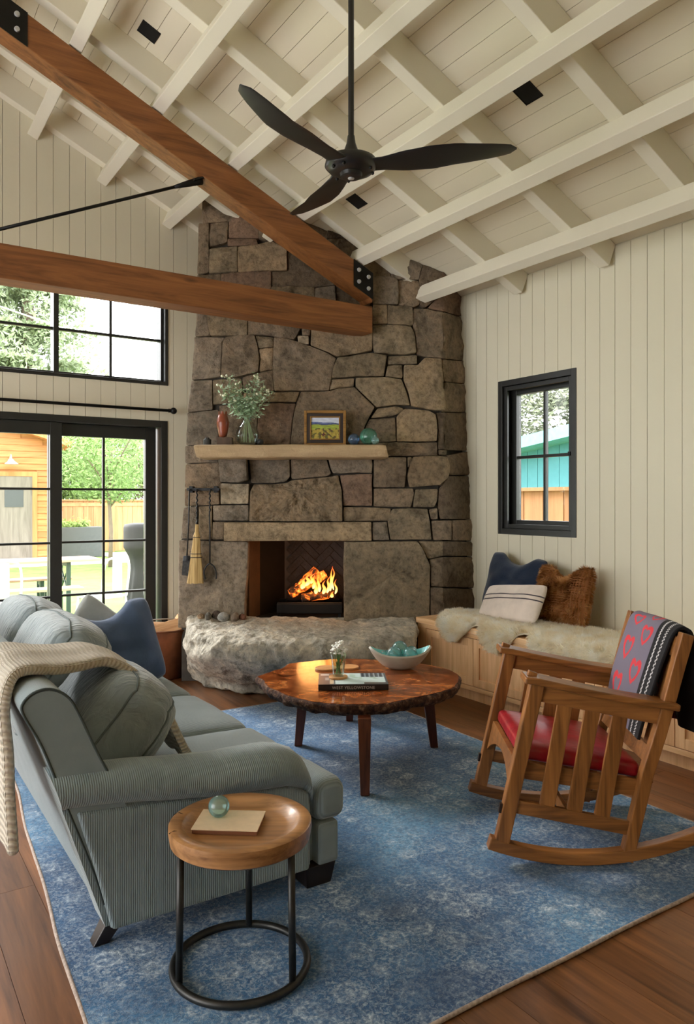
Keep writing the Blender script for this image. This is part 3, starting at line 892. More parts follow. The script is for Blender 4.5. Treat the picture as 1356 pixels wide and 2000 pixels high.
# firebox: splayed sides, herringbone brick back, floor
HB = .47                                       # top of the hearth at the firebox
def LQ(px, d): return (px - 678) / F_PX * d - FO[0]
zt = 1.13
j0 = (LQ(487, 5.93), .13); j1 = (LQ(508, 6.12), 6.12 - FO[1]); j2 = (LQ(556, 6.38), 6.38 - FO[1])
k0 = (LQ(682, 5.93), .13); k1 = (LQ(690, 6.10), 6.10 - FO[1]); k2 = (LQ(694, 6.38), 6.38 - FO[1])
M['jamb'] = plain('jamb_stone', srgb(82, 60, 42), .85, var=.3, nscale=7, bump=.6, bscale=30)
def slab(p, q, z0, z1, th):
    p = Vector(p); q = Vector(q); d = (q - p).normalized(); n = Vector((-d.y, d.x)) * th
    return [(p.x, p.y), (q.x, q.y), (q.x + n.x, q.y + n.y), (p.x + n.x, p.y + n.y)]
MB().prism(slab(j0, j1, 0, 0, .06), .3, zt, None).build('jamb', M['jamb'], fire)
MB().prism(slab(k1, k0, 0, 0, .06), .3, zt, None).build('jamb', M['jamb'], fire)
MB().prism(slab(j1, j2, 0, 0, .04), .3, zt, None).build('firebox_side', M['soot'], fire)
MB().prism(slab(k2, k1, 0, 0, .04), .3, zt, None).build('firebox_side', M['soot'], fire)
MB().box((j0[0] - .1, .15, zt), (k0[0] + .1, .62, zt + .05)).build('firebox_roof', M['soot'], fire)
MB().box((j0[0] - .05, .06, .3), (k0[0] + .05, .62, HB)).build('firebox_floor', M['soot'], fire)
back = MB().box((j2[0] - .05, j2[1], .3), (k2[0] + .05, j2[1] + .05, zt)).build('firebox_back', M['brick_joint'], fire)
bw, bl = .058, .174
bme = MB().box((-bl / 2 + .0025, -.004, -bw / 2 + .0025), (bl / 2 - .0025, .02, bw / 2 - .0025)).build('brick', M['firebrick'], back, bevel=.002)
first = True
bx0, bx1 = j2[0] - .02, k2[0] + .02
c45 = math.sqrt(.5)
for a in range(-8, 9):
    for b in range(-12, 13):
        for kind in (0, 1):
            # herringbone on 45 degree axes (three widths to a length)
            ux = a * 2 * bl / 3 * 0 + 0
            gx = b * bw + a * (bl + bw) if False else None
            u = (b * bw) + a * (bl + bw) * 0 + (a * 2 * bl / 2 if False else 0)
            # lattice vectors of the 3:1 herringbone
            U = a * 3 * bw * 1.0 + b * bw; V = -a * 3 * bw * 1.0 + b * bw
            if kind == 0: cu, cv, ang = U + bl / 2, V + bw / 2, 0
            else: cu, cv, ang = U + bw / 2 - bw + bw, V + bw + bl / 2, 90
            X = (cu - cv) * c45 + (bx0 + bx1) / 2; Z = (cu + cv) * c45 + .45
            if bx0 < X < bx1 and HB - .02 < Z < zt:
                if first: o = bme; first = False
                else:
                    o = bpy.data.objects.new('brick', bme.data); COL.objects.link(o); o.parent = back
                o.location = (X, j2[1] - .012, Z); o.rotation_euler = (0, R(-(45 + ang)), 0)

# mantel: one long dressed stone
def dl(px, py, d, z=None):
    return Vector(((px - 678) / F_PX * d - FO[0], d - FO[1], CAMH + (YH - py) / F_PX * d if z is None else z))
MD0, MD1 = 5.62, 5.93
zm1 = CAMH + (YH - 868) / F_PX * MD0; zm0 = CAMH + (YH - 894) / F_PX * MD0
xm0 = (381 - 678) / F_PX * MD0 - FO[0]; xm1 = (757 - 678) / F_PX * MD0 - FO[0]
M['sandstone'] = (lambda t: t.done(t.mix(t.math('MULTIPLY', t.noise(t.coords(scale=(1, 4, 9)), 3, 6, .6, .5), .9), srgb(202, 176, 136), srgb(146, 120, 90)), .8,
                  t.bump(t.noise(t.coords(), 24, 8, .65), .7, .02)))(NT('mantel_sandstone'))
def mant(p, q):
    n_ = .012 * nz(p.x * 5, p.z * 9, 2.2) + .006 * nz(p.x * 17, p.z * 20, 5)
    p = p.copy(); p.y += n_ * 1.6; p.z += .5 * n_
    if q.y < -.9: p.y -= .010 * (1 - q.z * q.z)
    if abs(q.x) > .95: p.x += .02 * nz(p.y * 9, p.z * 9, 1)
    return p
mantel = MB().rbox((xm0, MD0 - FO[1], zm0), (xm1, MD1 - FO[1], zm1), .012, 22, mant).build('mantel_shelf', M['sandstone'], fire, smooth=True, angle=60)
mantel['label'] = 'long honey-coloured stone mantel shelf'

# ================================================================== hearth boulder
HO = (-.36, 5.45)
hearth = None
M['boulder'] = stone_mat('hearth_rock', 1.2, .8)
top_out = [(-.87, .36), (-.85, .20), (-.77, -.02), (-.62, -.26), (-.28, -.38), (.08, -.40), (.42, -.34), (.72, -.24), (.86, -.05), (.88, .2), (.88, .36)]
bot_out = [(-.83, .36), (-.81, .34), (-.70, .20), (-.54, .04), (-.36, -.06), (-.12, .02), (.10, .04), (.42, .04), (.70, .06), (.82, .16), (.84, .36)]
to = catmull([(x, y, 0) for x, y in top_out], 7); bo = catmull([(x, y, 0) for x, y in bot_out], 7)
NU = len(to)
lev = [(0, 0.0), (.08, -.25), (.2, .02), (.35, .42), (.5, .78), (.65, 1.02), (.78, 1.06), (.88, 1.02), (.95, .97), (1.0, .90)]
levs = [interp(lev, 0)] 
vs = []; rows = []
Z = [0, .04, .09, .14, .19, .24, .29, .34, .385, .42, .445]
for z in Z:
    t = z / Z[-1]; k = interp(lev, t); row = []
    for a, b in zip(to, bo):
        p = b.lerp(a, max(k, -.1)); row.append(Vector((p.x, p.y, z)))
    rows.append(row)
for s_ in (.80, .66, .5, .34, .18, .05):                 # top, rising towards the firebox
    row = []
    for a in to:
        y = lerp(.36, a.y, s_); x = lerp(a.x, a.x * .98, 1 - s_)
        row.append(Vector((x, y, .445 + .05 * (1 - s_) ** .7)))
    rows.append(row)
mb = MB(); 
for r_ in rows:
    for p in r_:
        n1 = nz(p.x * 2.6, p.y * 2.6, p.z * 2.6 + 4); n2 = nz(p.x * 7, p.y * 7, p.z * 9); n3 = nz(p.x * 18, p.y * 18, p.z * 20)
        o_ = .045 * n1 + .022 * n2 + .012 * n3
        q = p.copy()
        if p.z > .44: q.z += o_ * .55
        else:
            d = Vector((p.x, p.y - .5, 0)); d.normalize() if d.length > 0 else None
            q += d * o_ * 1.5; q.z += .4 * o_ if p.z > .02 else 0
        vs.append(q)
K = len(rows); fs = []
for a in range(K - 1):
    for k in range(NU - 1):
        fs.append((a * NU + k, a * NU + k + 1, (a + 1) * NU + k + 1, (a + 1) * NU + k))
# close the back and the underside
fs.append(tuple(range(NU))[::-1])
backl = [a * NU for a in range(K)]; backr = [a * NU + NU - 1 for a in range(K)]
for a in range(K - 1): fs.append((backl[a], backl[a + 1], backr[a + 1], backr[a]))
mb.add(vs, fs)
hearth = mb.build('hearth_boulder', M['boulder'], smooth=True, sub=3, color=srgb(200, 195, 182))
_tx = bpy.data.textures.new('pits', 'VORONOI'); _tx.noise_scale = .11; _tx.noise_intensity = 1.0
_dm = hearth.modifiers.new('pits', 'DISPLACE'); _dm.texture = _tx; _dm.strength = .030; _dm.mid_level = .3; _dm.texture_coords = 'LOCAL'
_tx2 = bpy.data.textures.new('grain', 'CLOUDS'); _tx2.noise_scale = .045; _tx2.noise_depth = 4
_dm2 = hearth.modifiers.new('grain', 'DISPLACE'); _dm2.texture = _tx2; _dm2.strength = .020; _dm2.texture_coords = 'LOCAL'
hearth.location = W(HO[0], HO[1], 0); hearth.rotation_euler = (0, 0, -YAW)
tag(hearth, 'huge pitted grey boulder forming the raised hearth in front of the fireplace', 'hearth')
# ================================================================== rug
def rug_mat():
    t = NT('blue_overdyed_rug'); v = t.coords()
    big = t.noise(v, 1.3, 3, .5, .6)
    base = t.ramp(big, [(.32, srgb(22, 68, 110)), (.5, srgb(44, 102, 148)), (.70, srgb(92, 150, 190))])
    vo = t.new('ShaderNodeTexVoronoi', Scale=7.5, Randomness=.42); t.link(v, vo.inputs['Vector'])
    w1 = t.noise(v, 26, 3, .6); 
    dd = t.math('ADD', vo.outputs['Distance'], t.math('MULTIPLY', t.math('SUBTRACT', w1, .5), .30))
    ros = t.ramp(dd, [(.0, (.55, .55, .55)), (.09, (.9, .9, .9)), (.15, (.15, .15, .15)), (.25, (.2, .2, .2)), (.29, (.95, .95, .95)), (.35, (.3, .3, .3)), (.42, (0, 0, 0))])
    wear = t.ramp(t.noise(v, 3.0, 5, .65, .3), [(.40, (.03, .03, .03)), (.62, (1, 1, 1))])
    fine = t.ramp(t.noise(v, 75, 6, .72, .8), [(.46, (0, 0, 0)), (.66, (1, 1, 1))])
    fine2 = t.ramp(t.noise(v, 42, 5, .75, 1.2), [(.50, (0, 0, 0)), (.62, (1, 1, 1))])
    k = t.math('MULTIPLY', ros, t.math('ADD', t.math('MULTIPLY', wear, .75), .12))
    k = t.math('MULTIPLY', k, t.math('ADD', t.math('MULTIPLY', fine2, .8), .35))
    k2 = t.math('MULTIPLY', fine, t.math('ADD', t.math('MULTIPLY', wear, .42), .20))
    fac = t.math('ADD', k, t.math('MULTIPLY', k2, 1.0), True)
    dk = t.ramp(t.noise(v, 60, 5, .7, .5), [(.42, (.0, 0, 0)), (.56, (1, 1, 1))])
    base = t.mix(t.math('MULTIPLY', t.math('SUBTRACT', 1, dk), .45), base, srgb(18, 50, 86))
    col = t.mix(fac, base, srgb(206, 218, 226))
    pile = t.noise(v, 260, 2, .7)
    n1 = t.bump(pile, .5, .006); n2 = t.bump(t.noise(v, 40, 4), .25, .008, n1)
    return t.done(col, .95, n2, 0, .1, Sheen_Weight=.25)
M['rug'] = rug_mat()
M['rug_bind'] = plain('rug_binding', srgb(168, 150, 138), .9, var=.3, nscale=90, bump=.5, bscale=300)
RUG = [(.47, 1.545), (3.03, 1.565), (3.04, 4.62), (.70, 4.62)]
def rug_pt(u, v):
    a = Vector(RUG[0]).lerp(Vector(RUG[1]), u); b = Vector(RUG[3]).lerp(Vector(RUG[2]), u)
    p = a.lerp(b, v)
    e = 1 - min(1, min(v, 1 - v) * 12)
    p.y += .010 * nz(p.x * 2.2, 3.3) * e
    e = 1 - min(1, min(u, 1 - u) * 12)
    p.x += .010 * nz(p.y * 2.2, 7.3) * e
    return p
rc = Vector((1.8, 3.1, 0))
rug = thing('area_rug', 'worn blue overdyed rug with pale floral traces on the wooden floor', 'rug', rc)
MB().sheet(lambda u, v: (*(rug_pt(u, v) - rc.xy), .0065 + .0012 * nz(u * 9, v * 9)), 60, 60, .010).build('pile', M['rug'], rug, smooth=True, angle=60)
edge = [rug_pt(i / 40, 0) for i in range(40)] + [rug_pt(1, i / 40) for i in range(40)] + [rug_pt(1 - i / 40, 1) for i in range(40)] + [rug_pt(0, 1 - i / 40) for i in range(40)]
MB().tube([(p.x - rc.x, p.y - rc.y, .007) for p in edge], .0065, 8, True).build('binding', M['rug_bind'], rug, smooth=True)

# ================================================================== sofa
def cord(name, axis, c1, c2, pitch=.0068):
    t = NT(name); tc = t.new('ShaderNodeTexCoord'); sp = t.new('ShaderNodeSeparateXYZ'); t.link(tc.outputs['Object'], sp.inputs[0])
    v = t.coords()
    w = t.math('SINE', t.math('MULTIPLY', sp.outputs[axis], 2 * math.pi / pitch))
    nn = t.noise(v, 5, 4); 
    c = t.ramp(nn, [(.3, c1), (.7, c2)])
    c = t.mix(t.math('MULTIPLY', t.math('ADD', w, 1), .16), c, tuple(x * 1.5 for x in c2))
    f = t.noise(v, 300, 2)
    n1 = t.bump(w, .35, .003); n2 = t.bump(f, .15, .002, n1)
    return t.done(c, .85, n2, 0, .2, Sheen_Weight=.5, Sheen_Roughness=.4)
SC1, SC2 = srgb(114, 126, 129), srgb(136, 148, 151)
M['cord_x'] = cord('corduroy_along_side', 0, SC1, SC2); M['cord_y'] = cord('corduroy_across', 1, SC1, SC2)
M['walnut_leg'] = plain('espresso_leg', (.016, .008, .005), .3)
SO = Vector((1.0, 3.4, 0)); Y0, Y1 = 2.31, 4.62
sofa = thing('sofa', 'grey-green corduroy sofa with rolled arms and three seats on the rug', 'sofa', SO)
SB = T(*(-SO))
def spart(mb, nm, mt, **kw): return mb.build(nm, mt, sofa, M=SB, **kw)
# base under the seat
spart(MB().rbox((.70, Y0 + .05, .085), (1.44, Y1 - .05, .245), .02, 8), 'base_frame', M['cord_y'], smooth=True, angle=60)
# back: leans outwards, rolled top
def back_prof(h):           # outer x, inner x for height 0..1
    return None
outer = catmull([(.655, 0, .09), (.60, 0, .28), (.52, 0, .50), (.455, 0, .68), (.407, 0, .775), (.400, 0, .812), (.43, 0, .842), (.475, 0, .848), (.522, 0, .822), (.555, 0, .77), (.62, 0, .62), (.72, 0, .42), (.79, 0, .25), (.80, 0, .10)], 4)
nb = 14; mb = MB()
ys = [Y0 + .02 + (Y1 - Y0 - .04) * i / nb for i in range(nb + 1)]
ys = [Y0 + .012, Y0 + .02] + ys[1:-1] + [Y1 - .02, Y1 - .012]
for k, y in enumerate(ys):
    s_ = .985 if k in (0, len(ys) - 1) else 1.0
    for p in outer: mb.v.append(Vector(((p.x - .58) * s_ + .58, y, (p.z - .45) * s_ + .45)))
n_ = len(outer)
for k in range(len(ys) - 1):
    for i in range(n_):
        j = (i + 1) % n_
        mb.f.append((k * n_ + i, k * n_ + j, (k + 1) * n_ + j, (k + 1) * n_ + i))
mb.f.append(tuple(range(n_))[::-1]); mb.f.append(tuple(range((len(ys) - 1) * n_, len(ys) * n_)))
bk = spart(mb, 'backrest', M['cord_y'], smooth=True, angle=50)
M['welt'] = plain('dark_piping', srgb(62, 72, 70), .8)
for yy in (Y0 + .014, Y1 - .014):
    MB().tube([(p.x, yy, p.z) for p in outer[2:-10]], .0045, 6).build('piping', M['welt'], bk, smooth=True, M=SB)
# arms: mushroom section swept from the back to the front, dropping in a scroll
def arm(side):
    yo = Y0 if side < 0 else Y1
    sg = 1 if side < 0 else -1
    def sec(X):
        top = interp([(.60, .60), (.72, .588), (.85, .566), (1.0, .553), (1.12, .552), (1.22, .548), (1.29, .528), (1.335, .485), (1.355, .44), (1.36, .41)], X)
        ro = interp([(.6, .062), (.9, .068), (1.2, .078), (1.30, .07), (1.36, .05)], X)      # roll radius
        pts = []
        # inside bottom, up the inside, round the roll, down the outside
        yi = .165
        zc = top - ro
        pts.append((yi - .03, .10)); pts.append((yi - .03, max(.12, zc - ro * .9)))
        for k in range(13):
            a = R(-48 + 276 * k / 12)
            pts.append((.062 + math.cos(a) * ro * 1.38, zc + math.sin(a) * ro))
        pts.append((.020, max(.11, zc - ro * .9))); pts.append((.016, max(.105, zc - ro * 1.4))); pts.append((.016, .10))
        return [(yo + sg * a, b) for a, b in pts]
    X = [.60, .68, .76, .84, .92, 1.0, 1.08, 1.15, 1.21, 1.26, 1.30, 1.33, 1.35, 1.36]
    mb = MB(); m = None
    for x in X:
        s_ = sec(x); m = len(s_)
        for k, (y, z) in enumerate(s_):
            # follow the raked back at the rear
            xx = x
            if x < .78: xx = lerp(.80 - .42 * (z - .0) * 1.0 + 0.0, x, (x - .60) / .18) if x > .6 else (.67 - .33 * z)
            mb.v.append(Vector((xx, y, z)))
    for i in range(len(X) - 1):
        for k in range(m):
            l = (k + 1) % m
            f = (i * m + k, i * m + l, (i + 1) * m + l, (i + 1) * m + k)
            mb.f.append(f if sg < 0 else f[::-1])
    a = tuple(range(m)); b = tuple(range((len(X) - 1) * m, len(X) * m))
    mb.f.append(a if sg > 0 else a[::-1]); mb.f.append(b[::-1] if sg > 0 else b)
    o = spart(mb, 'arm', M['cord_x'], smooth=True, angle=55)
    return o
arm(-1); arm(1)
# near and far side panels below the rolls, running from front to back
for yo, sg in ((Y0, 1), (Y1, -1)):
    poly = [(.655, .088), (1.352, .088), (1.352, .36), (1.28, .40), (.55, .47), (.60, .30)]
    mb = MB().prism(poly, -(max(yo, yo + sg * .05)), -(min(yo, yo + sg * .05)), RX(90))
    spart(mb, 'side_panel', M['cord_x'], bevel=.012, seg=3)
# seat cushions
def cushion(lo, hi, r, dome, seed, mt, nm='seat_cushion', front=.0):
    c = (Vector(lo) + Vector(hi)) / 2
    def fn(p, q):
        p = p.copy()
        if q.z > 0: p.z += dome * (1 - q.x ** 2 * .8) * (1 - q.y ** 4)
        p.z += .006 * nz(p.x * 6, p.y * 6, seed) * (1 if q.z > .5 else .2)
        p.x += .006 * nz(p.y * 7, p.z * 11, seed + 3)
        if q.x > .9: p.x += front * (1 - q.y ** 4) * (1 - q.z ** 2)
        return p
    o = spart(MB().rbox(lo, hi, r, 14, fn), nm, mt, smooth=True)
    return o
cz0, cz1 = .243, .385
seams = [2.475, 3.10, 3.78, 4.45]
for i in range(3):
    a, b = seams[i], seams[i + 1]
    if i == 0:
        cu = cushion((.78, a, cz0), (1.50, b - .006, cz1), .045, .030, i, M['cord_y'], front=.012)
        # the tongue that turns in front of the arm
        MB().rbox((1.375, Y0 - .005, cz0), (1.505, a + .1, cz1), .04, 10, lambda p, q: p + Vector((0, 0, .012 * (1 - q.x ** 2) if q.z > 0 else 0))).build('cushion_tongue', M['cord_y'], cu, smooth=True, M=SB)
    elif i == 2:
        cu = cushion((.78, a, cz0), (1.50, b, cz1), .045, .030, i, M['cord_y'], front=.012)
        MB().rbox((1.375, b - .1, cz0), (1.505, Y1 + .005, cz1), .04, 10).build('cushion_tongue', M['cord_y'], cu, smooth=True, M=SB)
    else:
        cu = cushion((.78, a, cz0), (1.50, b - .006, cz1), .045, .030, i, M['cord_y'], front=.012)
# front rail
spart(MB().rbox((1.385, Y0 + .005, .085), (1.478, Y1 - .005, .242), .018, 10), 'front_rail', M['cord_y'], smooth=True, angle=60)
# back cushions: soft, slumped
M['cush'] = (lambda t: t.done(t.ramp(t.noise(t.coords(), 4, 4), [(.3, srgb(122, 133, 136)), (.7, srgb(144, 154, 157))]), .85,
             t.bump(t.noise(t.coords(scale=(1, 1, 1)), 420, 2), .2, .002, t.bump(t.noise(t.coords(scale=(3, 9, 3)), 3, 3, .5, 1.5), .5, .03)), 0, .2, Sheen_Weight=.5))(NT('soft_corduroy'))
M['cush_welt'] = plain('cushion_piping', srgb(96, 106, 106), .85)
def back_cushion(y0, y1, tilt, cx, cz, seed, hh=.25, tk=.105):
    Mx = T(cx, (y0 + y1) / 2, cz) @ RY(tilt)
    w = (y1 - y0) / 2
    def fn(p, q):
        p = p.copy()
        k = (1 - q.y ** 4) * (1 - q.z ** 4)
        p.x += math.copysign(.055, q.x) * k * (1 if abs(q.x) > .01 else 0) * abs(q.x) ** .5
        p.z += .03 * (1 - q.y ** 2) * (q.z if q.z > 0 else 0) - .02 * (abs(q.y) ** 3) * max(0, q.z)
        p.x += .012 * nz(p.y * 8, p.z * 10, seed) ; p.z += .010 * nz(p.y * 7, p.x * 9, seed + 5)
        p.y += .012 * nz(p.x * 9, p.z * 9, seed + 8)
        return p
    mb = MB().rbox((-tk, -w, -hh), (tk, w, hh), .07, 16, fn)
    o = mb.build('back_cushion', M['cush'], sofa, smooth=True, M=SB @ Mx)
    return o, Mx, mb
for i, (a, b, tl, cx, cz, hh, tk) in enumerate(((2.46, 3.07, 40, .735, .590, .215, .10), (3.09, 3.79, 27, .70, .650, .24, .105), (3.79, 4.44, 27, .70, .650, .24, .105))):
    o, Mx, mbx = back_cushion(a, b, tl, cx, cz, i * 7 + 2, hh, tk)
    ix, n_ = mbx.idx, 16
    for i0 in (0, n_):                                   # welt round the boxed edge
        ks = [(i0, 0, k) for k in range(n_)] + [(i0, j, n_) for j in range(n_)] + [(i0, n_, k) for k in range(n_, 0, -1)] + [(i0, j, 0) for j in range(n_, 0, -1)]
        MB().tube([mbx.v[ix[k]] * 1.004 for k in ks], .0042, 6, True).build('piping', M['cush_welt'], o, smooth=True, M=SB @ Mx)
# legs
for (x, y, dx) in ((.70, Y0 + .10, -.06), (1.40, Y0 + .07, .02), (.70, Y1 - .10, -.06), (1.40, Y1 - .07, .02)):
    h = .10; a, b = .032, .024
    vs = [Vector((x - a, y - a, h)), Vector((x + a, y - a, h)), Vector((x + a, y + a, h)), Vector((x - a, y + a, h)),
          Vector((x - b + dx, y - b, 0.012)), Vector((x + b + dx, y - b, 0.012)), Vector((x + b + dx, y + b, 0.012)), Vector((x - b + dx, y + b, 0.012))]
    if dx > 0:
        vs = [Vector(p) for p in ((x - .06, y - .06, .09), (x + .065, y - .06, .09), (x + .065, y + .06, .09), (x - .06, y + .06, .09), (x - .05, y - .05, .012), (x + .05, y - .05, .012), (x + .05, y + .05, .012), (x - .05, y + .05, .012))]
    mb = MB().add(vs, [(0,1,2,3),(7,6,5,4),(1,0,4,5),(2,1,5,6),(3,2,6,7),(0,3,7,4)])
    spart(mb, 'leg', M['walnut_leg'], bevel=.003)

# ---- loose pillows
def pillow_mesh(w, h, t, seed=0, pinch=.10, n=26, chop=0.0, lump=.012):
    mb = MB()
    def pt(u, v, s):
        x = 2 * u - 1; y = 2 * v - 1
        ex = 1 - pinch * (1 - y * y) ** 1.0 * 0.9; ey = 1 - pinch * (1 - x * x) * .9
        th = (max(0, 1 - abs(x) ** 2.6) ** .55) * (max(0, 1 - abs(y) ** 2.6) ** .55)
        X = x * w / 2 * ex; Y = y * h / 2 * ey
        if y > 0 and chop: Y -= chop * h * y * max(0, 1 - (x / .55) ** 2)
        cr = 1 - .11 * abs(x * y) ** 4; X *= cr; Y *= cr
        Z = s * t / 2 * th + lump * nz(x * 2.5 + seed, y * 2.5, s + seed) * th
        return (X, Y, Z)
    mb.grid(lambda u, v: pt(u, v, 1), n, n)
    mb.grid(lambda u, v: pt(1 - u, v, -1), n, n)
    return mb
def fabric(name, rgb, scale=500, bump=.25, var=.12):
    t = NT(name); v = t.coords()
    c = t.ramp(t.noise(v, 8, 5), [(.3, tuple(x * (1 - var) for x in rgb)), (.7, tuple(min(1, x * (1 + var)) for x in rgb))])
    return t.done(c, .9, t.bump(t.noise(v, scale, 2), bump, .002, t.bump(t.noise(v, 14, 4, .6, .8), .25, .012)), 0, .15, Sheen_Weight=.3)
M['denim'] = fabric('slate_blue_linen', srgb(74, 92, 122)); M['pale_grey'] = fabric('pale_grey_linen', srgb(176, 182, 182)); M['navy'] = fabric('navy_wool', srgb(30, 42, 62))
M['ecru'] = fabric('ecru_linen', srgb(222, 208, 196), 350)
def place_pillow(name, mb, mat, loc, rot, label, group=None, cat='pillow'):
    o = mb.build(name, mat, smooth=True)
    o.location = loc; o.rotation_euler = rot
    me = o.data
    bm = bmesh.new(); bm.from_mesh(me); bmesh.ops.remove_doubles(bm, verts=bm.verts, dist=.0008); bm.to_mesh(me); bm.free()
    return tag(o, label, cat, group)
# slate blue cushion leaning at the far end of the seat
place_pillow('throw_pillow', pillow_mesh(.58, .50, .19, 3, .07, chop=.15, lump=.03), M['denim'], (1.17, 4.15, .595), (R(72), R(-8), R(8)), 'slate-blue square pillow with a chopped top at the far end of the sofa')
place_pillow('throw_pillow', pillow_mesh(.46, .46, .14, 5, .08, chop=.0), M['pale_grey'], (1.16, 4.40, .580), (R(76), R(38), R(8)), 'pale grey pillow tucked behind the slate-blue one on the sofa')

# ---- knitted throw over the sofa back
def knit_mat():
    t = NT('chunky_cream_knit'); tc = t.new('ShaderNodeTexCoord'); mp = t.new('ShaderNodeMapping'); t.link(tc.outputs['UV'], mp.inputs[0])
    sp = t.new('ShaderNodeSeparateXYZ'); t.link(mp.outputs[0], sp.inputs[0])
    u = t.math('MULTIPLY', sp.outputs[0], 2 * math.pi * 26); v = t.math('MULTIPLY', sp.outputs[1], 2 * math.pi * 86)
    a = t.math('SINE', u); b = t.math('SINE', t.math('ADD', v, t.math('MULTIPLY', t.math('ABSOLUTE', a), 2.2)))
    h = t.math('ADD', t.math('MULTIPLY', t.math('ABSOLUTE', a), .7), t.math('MULTIPLY', b, .35))
    vv = t.coords(); n = t.noise(vv, 220, 3)
    c = t.mix(t.math('MULTIPLY', t.math('ADD', h, .2), .6, True), srgb(190, 174, 150), srgb(240, 231, 216))
    return t.done(c, .95, t.bump(n, .3, .003, t.bump(h, .8, .010)), 0, .1, Sheen_Weight=.3)
M['knit'] = knit_mat()
thr_path = catmull([(.392, 0, .34), (.386, 0, .48), (.378, 0, .62), (.371, 0, .78), (.395, 0, .862), (.45, 0, .878), (.53, 0, .866), (.62, 0, .858), (.72, 0, .856), (.815, 0, .80), (.89, 0, .71), (.95, 0, .61), (1.005, 0, .50), (1.03, 0, .455)], 5)
def throw_pt(u, v):
    f = v * (len(thr_path) - 1); i = min(int(f), len(thr_path) - 2); p = thr_path[i].lerp(thr_path[i + 1], f - i)
    y0 = interp([(0, 2.415), (.25, 2.43), (.4, 2.48), (.6, 2.60), (1, 2.64)], v); y1 = interp([(0, 2.93), (.5, 2.96), (.8, 2.94), (1, 2.86)], v)
    e = .020 * math.sin(u * 12 + 2) * (1 - abs(2 * u - 1)) * .4
    return (p.x + .006 * nz(u * 4, v * 9), lerp(y0, y1, u) + .008 * nz(v * 14, 2), p.z + e - .012 * (abs(2 * u - 1) ** 4) * smoothstep(.35, .5, v) * (1 - smoothstep(.6, .75, v)))
NUt, NVt = 22, 70
mb = MB().sheet(throw_pt, NUt, NVt, .034)
thr = mb.build('knitted_throw', M['knit'], smooth=True, sub=1)
me = thr.data; uvl = me.uv_layers.new(name='UVMap')
N = NUt * NVt
for lp in me.loops:
    k = lp.vertex_index % N
    uvl.data[lp.index].uv = ((k % NUt) / (NUt - 1), (k // NUt) / (NVt - 1))
tag(thr, 'chunky cream knitted throw draped over the sofa back', 'throw')
# ================================================================== coffee table (burl slab)
def burl_mat():
    t = NT('polished_burl'); v = t.coords()
    a = t.noise(v, 5.5, 8, .62, 2.2); b = t.noise(v, 22, 5, .7, 1.2)
    c = t.ramp(t.math('ADD', t.math('MULTIPLY', a, .8), t.math('MULTIPLY', b, .2)), [(.34, srgb(64, 26, 12)), (.46, srgb(126, 62, 28)), (.55, srgb(168, 94, 46)), (.68, srgb(206, 140, 80))])
    vo = t.new('ShaderNodeTexVoronoi', Scale=6.0); t.link(v, vo.inputs['Vector'])
    eye = t.ramp(vo.outputs['Distance'], [(.03, (1, 1, 1)), (.09, (0, 0, 0))])
    c = t.mix(t.math('MULTIPLY', eye, .8), c, srgb(34, 14, 8))
    return t.done(c, .16, t.bump(b, .04, .003), 0, .5, Coat_Weight=.4, Coat_Roughness=.08)
M['burl'] = burl_mat()
def bark_mat():
    t = NT('live_edge_bark'); v = t.coords()
    a = t.noise(v, 30, 6, .7); c = t.ramp(a, [(.35, srgb(38, 20, 12)), (.52, srgb(92, 58, 38)), (.7, srgb(170, 132, 100))])
    return t.done(c, .8, t.bump(a, 1.0, .03), 0, .3)
M['bark'] = bark_mat()
CTC = Vector((2.345, 3.46, 0)); CTZ = .415
ct = thing('coffee_table', 'round burl slab coffee table with a live edge and tapered legs on the rug', 'coffee table', CTC, -YAW)
def ct_r(a):
    r = .545 + .018 * math.sin(3 * a + .5) + .02 * nz(math.cos(a) * 2.2 + 5, math.sin(a) * 2.2) + .012 * nz(math.cos(a) * 8, math.sin(a) * 8, 4)
    dg = math.degrees(a) % 360
    r += .045 * max(0, 1 - abs(dg - 176) / 12) - .035 * max(0, 1 - abs(dg - 152) / 14) + .02 * max(0, 1 - abs(dg - 138) / 10) - .03 * max(0, 1 - abs(dg - 300) / 26)
    return r
NA = 160; mb = MB(); eb = MB()
ringv = []
for (k, z, sc_) in ((0, 0, .97), (1, .0, .985)):
    pass
outl = [Vector((math.cos(2 * math.pi * i / NA) * ct_r(2 * math.pi * i / NA), math.sin(2 * math.pi * i / NA) * ct_r(2 * math.pi * i / NA) * .97, 0)) for i in range(NA)]
th = .052
top_v = [Vector((p.x * .985, p.y * .985, CTZ)) for p in outl]; bot_v = [Vector((p.x * .95, p.y * .95, CTZ - th)) for p in outl]
mb.add([Vector((0, 0, CTZ))] + top_v + bot_v + [Vector((0, 0, CTZ - th))],
       [(0, 1 + i, 1 + (i + 1) % NA) for i in range(NA)] + [(1 + i, 1 + NA + i, 1 + NA + (i + 1) % NA, 1 + (i + 1) % NA) for i in range(NA)] +
       [(1 + 2 * NA, 1 + NA + (i + 1) % NA, 1 + NA + i) for i in range(NA)])
slab_o = mb.build('slab', M['burl'], ct)
rows = []
